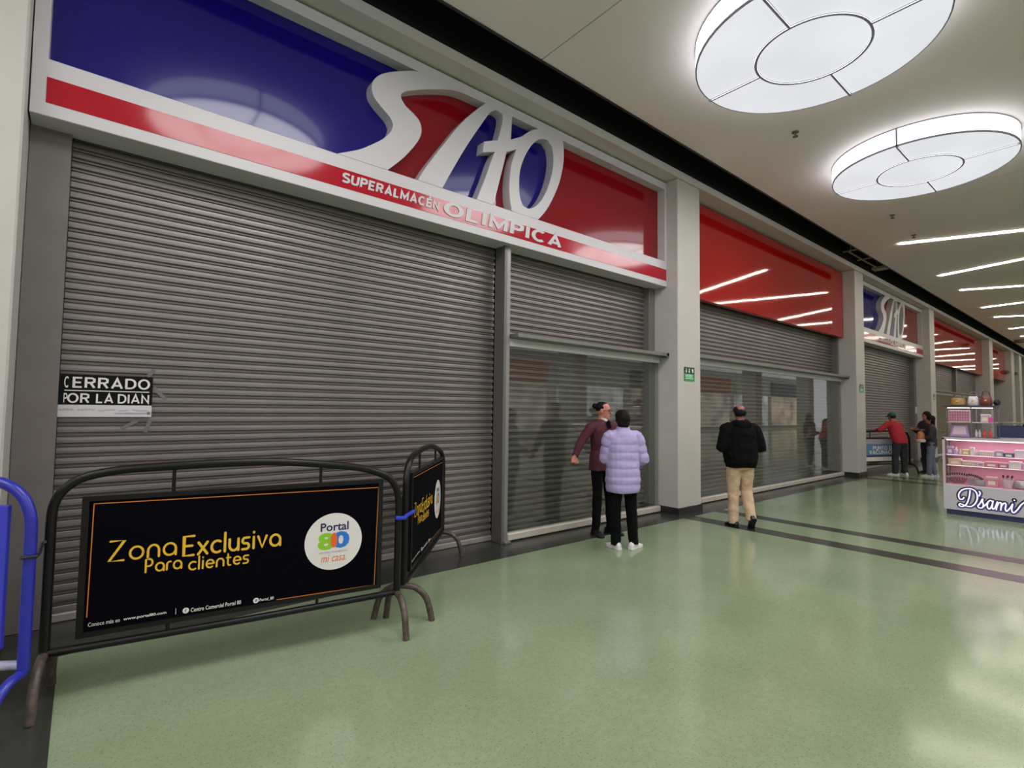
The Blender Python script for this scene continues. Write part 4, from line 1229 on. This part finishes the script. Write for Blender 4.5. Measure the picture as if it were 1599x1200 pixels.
# ------------------------------------------------------------------ cosmetics kiosk
XF = 10.74
YL, YR = 2.05, -.60
XB = 11.62
kk = empty('cosmetics_kiosk', (XF, .7, 0), 'pink lit cosmetics kiosk with glass display and purple script sign', 'kiosk')
M_kw = mat('kiosk_white', (200, 196, 204), .4)
M_kp = mat('kiosk_pink', (222, 160, 176), .5)
M_kn = mat('kiosk_navy', (54, 60, 100), .4)
MB().box(XF + .03, XB - .02, YR + .02, YL - .03, .002, .08).build('plinth', M_kn, kk)
MB().bbox(XF, XB, YR, YL, .08, .475, .004).build('base_cabinet', M_kw, kk)
MB().box(XF + .34, XF + .36, YR + .02, YL - .02, .475, 1.19).build('back_panel', M_kp, kk)
MB().box(XF + .02, XF + .34, YR + .02, YL - .02, .475, .482).build('deck', M_kp, kk)
fr = MB()
fr.box(XF, XF + .025, YL - .03, YL, .475, 1.215).box(XF + .34, XF + .365, YL - .03, YL, .475, 1.215)
fr.box(XF, XF + .025, YR, YL, 1.19, 1.215).box(XF + .34, XF + .365, YR, YL, 1.19, 1.215)
fr.build('frame', mat('frame_pinkish', (214, 190, 196), .4, .2), kk)
MB().box(XF + .004, XF + .010, YR, YL - .03, .477, 1.188).build('pane', M_cglass, kk)
MB().box(XF + .03, XF + .34, YL - .012, YL - .006, .477, 1.19).build('pane', M_cglass, kk)
MB().box(XF + .365, XB, YR, YL, .475, 1.20).build('counter_body', M_kw, kk)
MB().box(XF, XB, YR, YL, 1.216, 1.224).build('top_glass', mat('kiosk_top', (196, 184, 196), .2), kk)
SH = (.948, .782)
for z in SH:
    o = MB().box(XF + .04, XF + .335, YR + .03, YL - .035, z - .008, z).build('shelf', mat('shelf_acrylic', (232, 214, 222), .2), kk)
    MB().box(XF + .036, XF + .040, YR + .03, YL - .05, z - .008, z + .001).build('led_edge', emat('led_pink', (255, 236, 242), 1.3), o)
MB().box(XF + .026, XF + .05, YR + .02, YL - .05, 1.176, 1.189).build('led_bar', emat('led_top', (255, 244, 248), 3.0), kk)
for z in (1.17, .94, .774):
    area((XF + .16, .75, z - .002), .12, 3.2 if z > 1 else 2.2, (1, .82, .88), shape='RECTANGLE', sy=2.3)
# script lettering, white on violet on charcoal
KO = (XF, 0, 0); KU = (0, -1, 0)
def script(P):
    out = []
    for q in spline([Vector((p[0], p[1], 0)) for p in P], 6):
        out.append((-1.868 + (q.x - 245) * .001413, .148 + (992 + (q.x - 245) * .07 - q.y) * .00196))
    return out
ST = [
    [(347, 868), (340, 912), (322, 962), (300, 988), (270, 996), (250, 986), (262, 974), (296, 986), (345, 994), (384, 972), (406, 928), (400, 884), (370, 858), (322, 853), (276, 867), (250, 900), (256, 934), (280, 938), (294, 924)],
    [(424, 872), (431, 888), (421, 908)],
    [(408, 986), (430, 962), (449, 930), (448, 952), (455, 978), (444, 999), (420, 1001), (409, 992)],
    [(450, 992), (470, 978), (487, 960)],
    [(530, 950), (512, 940), (492, 955), (485, 985), (497, 1006), (514, 996), (530, 962)],
    [(533, 944), (525, 985), (530, 1006), (547, 998)],
    [(547, 998), (557, 975), (567, 950)], [(567, 950), (562, 980), (557, 1010)],
    [(561, 988), (576, 960), (592, 954), (598, 968), (592, 1012)],
    [(595, 990), (611, 964), (628, 957), (634, 972), (628, 1000), (636, 1018), (652, 1008)],
    [(652, 1008), (672, 985), (686, 962)],
    [(686, 962), (678, 998), (682, 1022), (698, 1024), (722, 1002), (750, 966), (788, 938)],
    [(699, 932), (701, 935)],
]
for nm, w, d, m, off in (('outline', .030, .002, mat('sign_charcoal', (52, 50, 70), .4), (0, 0)), ('shadow', .0185, .004, mat('sign_violet', (92, 70, 170), .4), (.005, -.006)), ('lettering', .0085, .006, emat('sign_lit', (255, 250, 255), .95), (0, 0))):
    b = MB()
    for qi, q in enumerate(ST): b.ribbon([(p[0] + off[0], p[1] + off[1]) for p in script(q)], w, KO, KU, Z1, d + qi * 9e-5)
    b.build(nm, m, kk, label={'outline': 'charcoal outline of the script sign', 'shadow': 'violet body of the script sign', 'lettering': 'white lit script lettering'}[nm])

# goods on the shelves; y runs right to left in the picture
def good(kind, y1, y0, z, h, c, label, cat, d=.09, x=None, extra=None, tilt=0.):
    x0 = (XF + .09) if x is None else x
    m = mat('good_%d_%d_%d' % c, c, .4, var=.05, scale=30)
    r = empty(kind, (x0 + d / 2, (y0 + y1) / 2, z), label, cat, 'goods in the pink display')
    if kind in ('carton', 'palette_box', 'gift_box'):
        MB().bbox(x0, x0 + d, y0, y1, z + .0005, z + h * .78, .003).build('box', m, r)
        c2 = tuple(min(255, int(v * .55 + 110)) for v in c)
        MB().bbox(x0 - .002, x0 + d + .002, y0 - .001, y1 + .001, z + h * .78, z + h, .003).build('lid', mat('good_%d_%d_%d' % c2, c2, .4), r)
        MB().box(x0 - .002, x0 - .0002, y0 + (y1 - y0) * .2, y1 - (y1 - y0) * .2, z + h * .2, z + h * .6).build('label', mat('lab_%d' % ((c[0] * 7 + c[2]) % 3), ((240, 232, 236), (210, 120, 140), (250, 240, 200))[(c[0] * 7 + c[2]) % 3], .5), r)
        if extra == 'dots':
            n = max(3, int((y1 - y0) / .022))
            b = MB()
            for i in range(n):
                for j in (0, 1):
                    b.disc((-(y1 - (y1 - y0) * (i + .5) / n), z + h * (.25 + .3 * j)), .007, (x0 - .002, 0, 0), KU, Z1, 0, .002, 8)
            b.build('pans', mat('pan_rose', (176, 120, 120), .5), r)
    elif kind in ('bottle', 'jar'):
        rr = (y1 - y0) / 2
        MB().lathe((x0 + d / 2, (y0 + y1) / 2, z), [(rr * .95, .0005), (rr, .006), (rr, h * .62), (rr * .45, h * .74)], 14).build('body', m, r, True)
        MB().lathe((x0 + d / 2, (y0 + y1) / 2, z), [(rr * .5, h * .74), (rr * .5, h * .98), (rr * .35, h)], 12).build('cap', mat('cap_%d' % (c[1] % 2), ((236, 226, 228), (196, 90, 96))[c[1] % 2], .35), r, True)
    return r
py = lambda cx, s=1.0: 2.045 - ((1450 + cx / 5.215) - 1474) * .00745 * s
tops = [('carton', 150, 200, .13, (178, 150, 200), 'lilac packet at the left end of the top shelf'), ('bottle', 207, 247, .12, (206, 192, 220), 'pale lilac bottle beside the lilac packet, top shelf'),
        ('bottle', 251, 277, .09, (232, 222, 206), 'small cream bottle left of the yellow box'), ('carton', 281, 343, .09, (226, 208, 110), 'yellow box on the top shelf'),
        ('carton', 347, 383, .125, (236, 228, 214), 'tall cream carton right of the yellow box'), ('jar', 388, 418, .085, (210, 200, 208), 'grey white jar right of the tall cream carton'),
        ('palette_box', 422, 550, .08, (240, 232, 236), 'long white palette box with rows of dots, top shelf'), ('carton', 556, 614, .10, (190, 176, 214), 'square lilac box right of the long white palette'),
        ('carton', 621, 698, .075, (86, 84, 120), 'navy patterned box on the top shelf'), ('carton', 706, 790, .12, (228, 222, 228), 'white box at the right of the top shelf')]
for kd, a, c_, h, cc, lb in tops:
    good(kd, py(a), py(c_), SH[0], h, cc, lb, {'bottle': 'bottle', 'jar': 'jar'}.get(kd, 'box'), .06 if kd in ('bottle', 'jar') else .09, extra='dots' if 'dots' in lb else None)
mids = [('carton', 160, 272, .10, (240, 200, 176), 'wide peach box at the left of the second shelf'), ('palette_box', 277, 398, .075, (236, 224, 216), 'cream palette box with rows of dots, second shelf'),
        ('carton', 402, 464, .07, (224, 218, 224), 'small white box between palette and orange box'), ('carton', 470, 574, .085, (220, 140, 134), 'orange pink box on the second shelf'),
        ('carton', 579, 650, .08, (216, 130, 150), 'rose pink box right of the orange pink one'), ('carton', 656, 754, .11, (238, 234, 238), 'tall white box on the second shelf'), ('carton', 762, 820, .09, (226, 160, 176), 'pink box at the right edge of the second shelf')]
for kd, a, c_, h, cc, lb in mids:
    good(kd, py(a), py(c_), SH[1], h, cc, lb, 'box', extra='dots' if 'dots' in lb else None)
good('gift_box', py(470), py(566), .482, .15, (222, 150, 176), 'pink gift box on the floor of the display', 'box', .1)
# makeup brushes fanned out
M_bh = mat('brush_handle', (96, 52, 58), .35); M_bf = mat('brush_ferrule', (206, 190, 190), .3, .6); M_bt = mat('brush_hair', (54, 40, 42), .8)
M_gh = mat('brush_handle_grey', (150, 150, 160), .35)
def brush_meshes(hm):
    return ((MB().tube([(0, 0, 0), (0, 0, .10)], [.0035, .006], 8).mesh('handle', hm, None, True), 'handle'), (MB().tube([(0, 0, .10), (0, 0, .135)], [.006, .007], 8).mesh('ferrule', M_bf, None, True), 'ferrule'),
            (MB().tube([(0, 0, .135), (0, 0, .155), (0, 0, .175)], [.007, .011, .006], 8).mesh('bristles', M_bt, None, True), 'bristles'))
def brush(ms, loc, rot, label, group):
    r = empty('makeup_brush', loc, label, 'brush', group)
    r.rotation_euler = rot
    for me, nm in ms:
        o = bpy.data.objects.new(nm, me); COL.objects.link(o); o.parent = r
    return r
bm1, bm2 = brush_meshes(M_bh), brush_meshes(M_gh)
for i in range(11):
    a = -38 + i * 6.6
    brush(bm1, (XF + .16, py(232) - .012 * (i - 5), .486), (R(a), R(8), 0), 'brown handled makeup brush in the left fan on the display floor', 'left fan of brushes')
for i in range(8):
    a = 2 + i * 7
    brush(bm2, (XF + .12, py(325) - .006 * i, .486), (R(a), R(8), 0), 'grey handled makeup brush in the right fan on the display floor', 'right fan of brushes')
b = MB(); b.rings([[(XF + .13 + x, py(425) + y, z) for x, y, z in oval(zz, rx, ry)] for zz, rx, ry in ((.4825, .035, .05), (.49, .05, .075), (.53, .045, .07), (.56, .02, .055), (.565, .012, .05))])
b.single('brush_pouch', mat('pouch_grey', (150, 150, 156), .6), 'grey pouch in front of the grey brushes', 'pouch', smooth=True)
cy_ = py(640)
b = MB().lathe((XF + .16, cy_, .482), [(.055, .0005), (.062, .01), (.072, .12), (.068, .12), (.058, .014)], 20)
b.single('brush_cup', mat('cup_white', (222, 214, 220), .3), 'white cup of brushes on the display floor', 'cup', smooth=True)
for i in range(6):
    a = 2 * pi * i / 6
    brush(bm2, (XF + .16 + .025 * cos(a), cy_ + .03 * sin(a), .50), (R(-10 * sin(a)), R(8 * cos(a)), 0), 'makeup brush standing in the white cup', 'brushes in the white cup')
b = MB(); b.rings([[(XF + .15 + x, py(770) + y, z) for x, y, z in oval(zz, rx, ry)] for zz, rx, ry in ((.4825, .05, .09), (.50, .07, .12), (.56, .065, .12), (.60, .03, .105), (.61, .015, .10))])
pch = b.single('cosmetic_bag', mat('bag_silver', (176, 170, 172), .35, .4), 'silver cosmetic bag with dark zip at the right of the display floor', 'bag', smooth=True)
MB().box(XF + .145, XF + .155, py(770) - .1, py(770) + .1, .61, .618).build('zip', mat('zip_dark', (60, 54, 60), .4), pch)

# upper glass cabinet
ux0, ux1, uy0, uy1, uz0, uz1 = 10.86, 11.3, 1.43, 2.02, 1.225, 1.715
uc = empty('glass_cabinet', (11.08, 1.73, 1.225), 'small glass cabinet standing on the kiosk counter', 'cabinet')
M_cf = mat('cabinet_metal', (120, 114, 124), .35, .6)
fr = MB()
for x in (ux0, ux1 - .012):
    for y in (uy0, uy1 - .012, 1.70): fr.box(x, x + .012, y, y + .012, uz0, uz1)
for z in (uz0, uz1 - .012):
    fr.box(ux0, ux1, uy0, uy0 + .012, z, z + .012).box(ux0, ux1, uy1 - .012, uy1, z, z + .012).box(ux0, ux0 + .012, uy0, uy1, z, z + .012).box(ux1 - .012, ux1, uy0, uy1, z, z + .012)
fr.build('frame', M_cf, uc)
MB().box(ux0 + .003, ux0 + .008, uy0 + .012, uy1 - .012, uz0 + .012, uz1 - .012).build('pane', M_cglass, uc)
MB().box(ux0 + .012, ux1 - .012, uy1 - .008, uy1 - .004, uz0 + .012, uz1 - .012).build('pane', M_cglass, uc)
MB().box(ux0 + .012, ux1 - .012, uy0 + .012, uy1 - .012, 1.462, 1.47).build('shelf', mat('shelf_acrylic', (0, 0, 0)), uc)
MB().box(ux0 - .03, ux1 + .03, uy0 - .03, uy1 + .05, uz1, uz1 + .02).build('top_board', mat('cab_top', (70, 64, 72), .4), uc)
MB().box(ux0 + .02, ux0 + .04, uy0 + .02, uy1 - .02, uz1 - .024, uz1 - .012).build('led_bar', emat('led_top', (0, 0, 0), 1), uc)
area((11.05, 1.72, 1.69), .3, 1.6, (1, .9, .94), shape='RECTANGLE', sy=.5)
# goods in it
g = empty('palette_grid', (10.93, 1.87, 1.471), 'pink grid palette of many pans on the cabinet shelf', 'palette')
MB().bbox(10.90, 10.925, 1.70 + .02, 1.99, 1.4705, 1.66, .003).build('tray', mat('tray_pale', (226, 206, 216), .4), g)
b = MB()
for i in range(8):
    for j in range(4):
        y = 1.735 + i * .0315; z = 1.485 + j * .042
        b.bbox(10.892, 10.90, y, y + .025, z, z + .034, .003)
o = b.build('pans', mat('pan_mauve', (206, 110, 140), .5), g)
bx = empty('gift_case', (10.96, 1.87, 1.2375), 'purple tilted make up case under the palette', 'case')
b = MB(); b.add([(10.90, 1.74, 1.238), (10.90, 1.98, 1.238), (11.02, 1.98, 1.238), (11.02, 1.74, 1.238), (10.95, 1.77, 1.42), (10.95, 1.955, 1.42), (11.0, 1.955, 1.42), (11.0, 1.77, 1.42)], [(0, 1, 2, 3), (7, 6, 5, 4), (0, 4, 5, 1), (1, 5, 6, 2), (2, 6, 7, 3), (3, 7, 4, 0)])
b.build('shell', mat('case_purple', (176, 140, 196), .3), bx)
b = MB(); b.add([(10.9085, 1.77, 1.27), (10.9085, 1.955, 1.27), (10.9415, 1.93, 1.40), (10.9415, 1.79, 1.40)], [(0, 1, 2, 3)])
b.v = [p + Vector((-.004, 0, 0)) for p in b.v]
b.build('front_panel', mat('case_panel', (226, 200, 210), .3), bx)
good('gift_box', 1.60, 1.50, 1.4705, .13, (216, 200, 206), 'white box on the right half of the cabinet shelf', 'box', .09, 10.92)
good('jar', 1.51, 1.46, 1.4705, .12, (226, 80, 170), 'magenta jar at the right of the cabinet shelf', 'jar', .05, 10.90)
for i, (y, w) in enumerate(((1.66, 'first'), (1.62, 'second'))):
    good('bottle', y + .017, y - .017, 1.2375, .12, (222, 214, 222), '%s white bottle in the lower right of the cabinet' % w, 'bottle', .04, 10.92)
for i, (y, w) in enumerate(((1.565, 'left'), (1.495, 'right'))):
    good('bottle', y + .02, y - .02, 1.2375, .13, (232, 75, 64), '%s red bottle in the lower right of the cabinet' % w, 'bottle', .045, 10.92)
# on top of the cabinet
def purse(x, y, z, w, h, c, label):
    r = empty('handbag', (x, y, z), label, 'handbag', 'handbags on the glass cabinet')
    b = MB(); b.rings([[(x + px, y + qy, zz) for px, qy, zz in oval(z + t * h, rx, ry)] for t, rx, ry in ((.003, w * .3, w * .42), (.1, w * .36, w * .5), (.55, w * .33, w * .48), (.95, w * .16, w * .40), (1, w * .1, w * .36))])
    b.build('pouch', mat('purse_%d' % c[0], c, .5, var=.25, scale=25), r, True)
    MB().tube(spline([(x, y - w * .3, z + h * .95), (x, y - w * .2, z + h * 1.4), (x, y + w * .2, z + h * 1.4), (x, y + w * .3, z + h * .95)], 5), .006, 6).build('handle', mat('purse_h%d' % c[0], tuple(int(v * .6) for v in c), .5), r, True)
    MB().box(x - w * .37, x - w * .34, y - w * .1, y + w * .1, z + h * .45, z + h * .6).build('clasp', M_gold, r)
    return r
zt = uz1 + .02
purse(11.0, 1.88, zt, .20, .13, (150, 112, 60), 'gold brown handbag at the left on the glass cabinet')
purse(11.0, 1.695, zt, .14, .15, (206, 200, 202), 'white handbag between the brown and the maroon one')
purse(11.0, 1.54, zt, .15, .16, (110, 52, 54), 'maroon handbag at the right on the glass cabinet')
MB().ell((11.0, 1.415, zt + .05), (.04, .045, .05), 14, 10).single('beauty_sponge', mat('sponge_black', (26, 24, 28), .6), 'black round ornament at the right corner of the cabinet top', 'ornament', smooth=True)
# dark counter behind
nv = empty('navy_counter', (12.7, .9, 0), 'dark navy counter behind the kiosk at the right edge', 'counter')
MB().bbox(12.5, 13.1, -.2, 1.62, .002, 1.40, .006).build('body', M_kn, nv)
MB().bbox(12.46, 13.14, -.24, 1.66, 1.44, 1.465, .004).build('top_rail', M_dalu, nv)
for y in (-.1, .75, 1.55): MB().box(12.5, 12.53, y, y + .03, 1.40, 1.44).build('rail_post', M_dalu, nv)
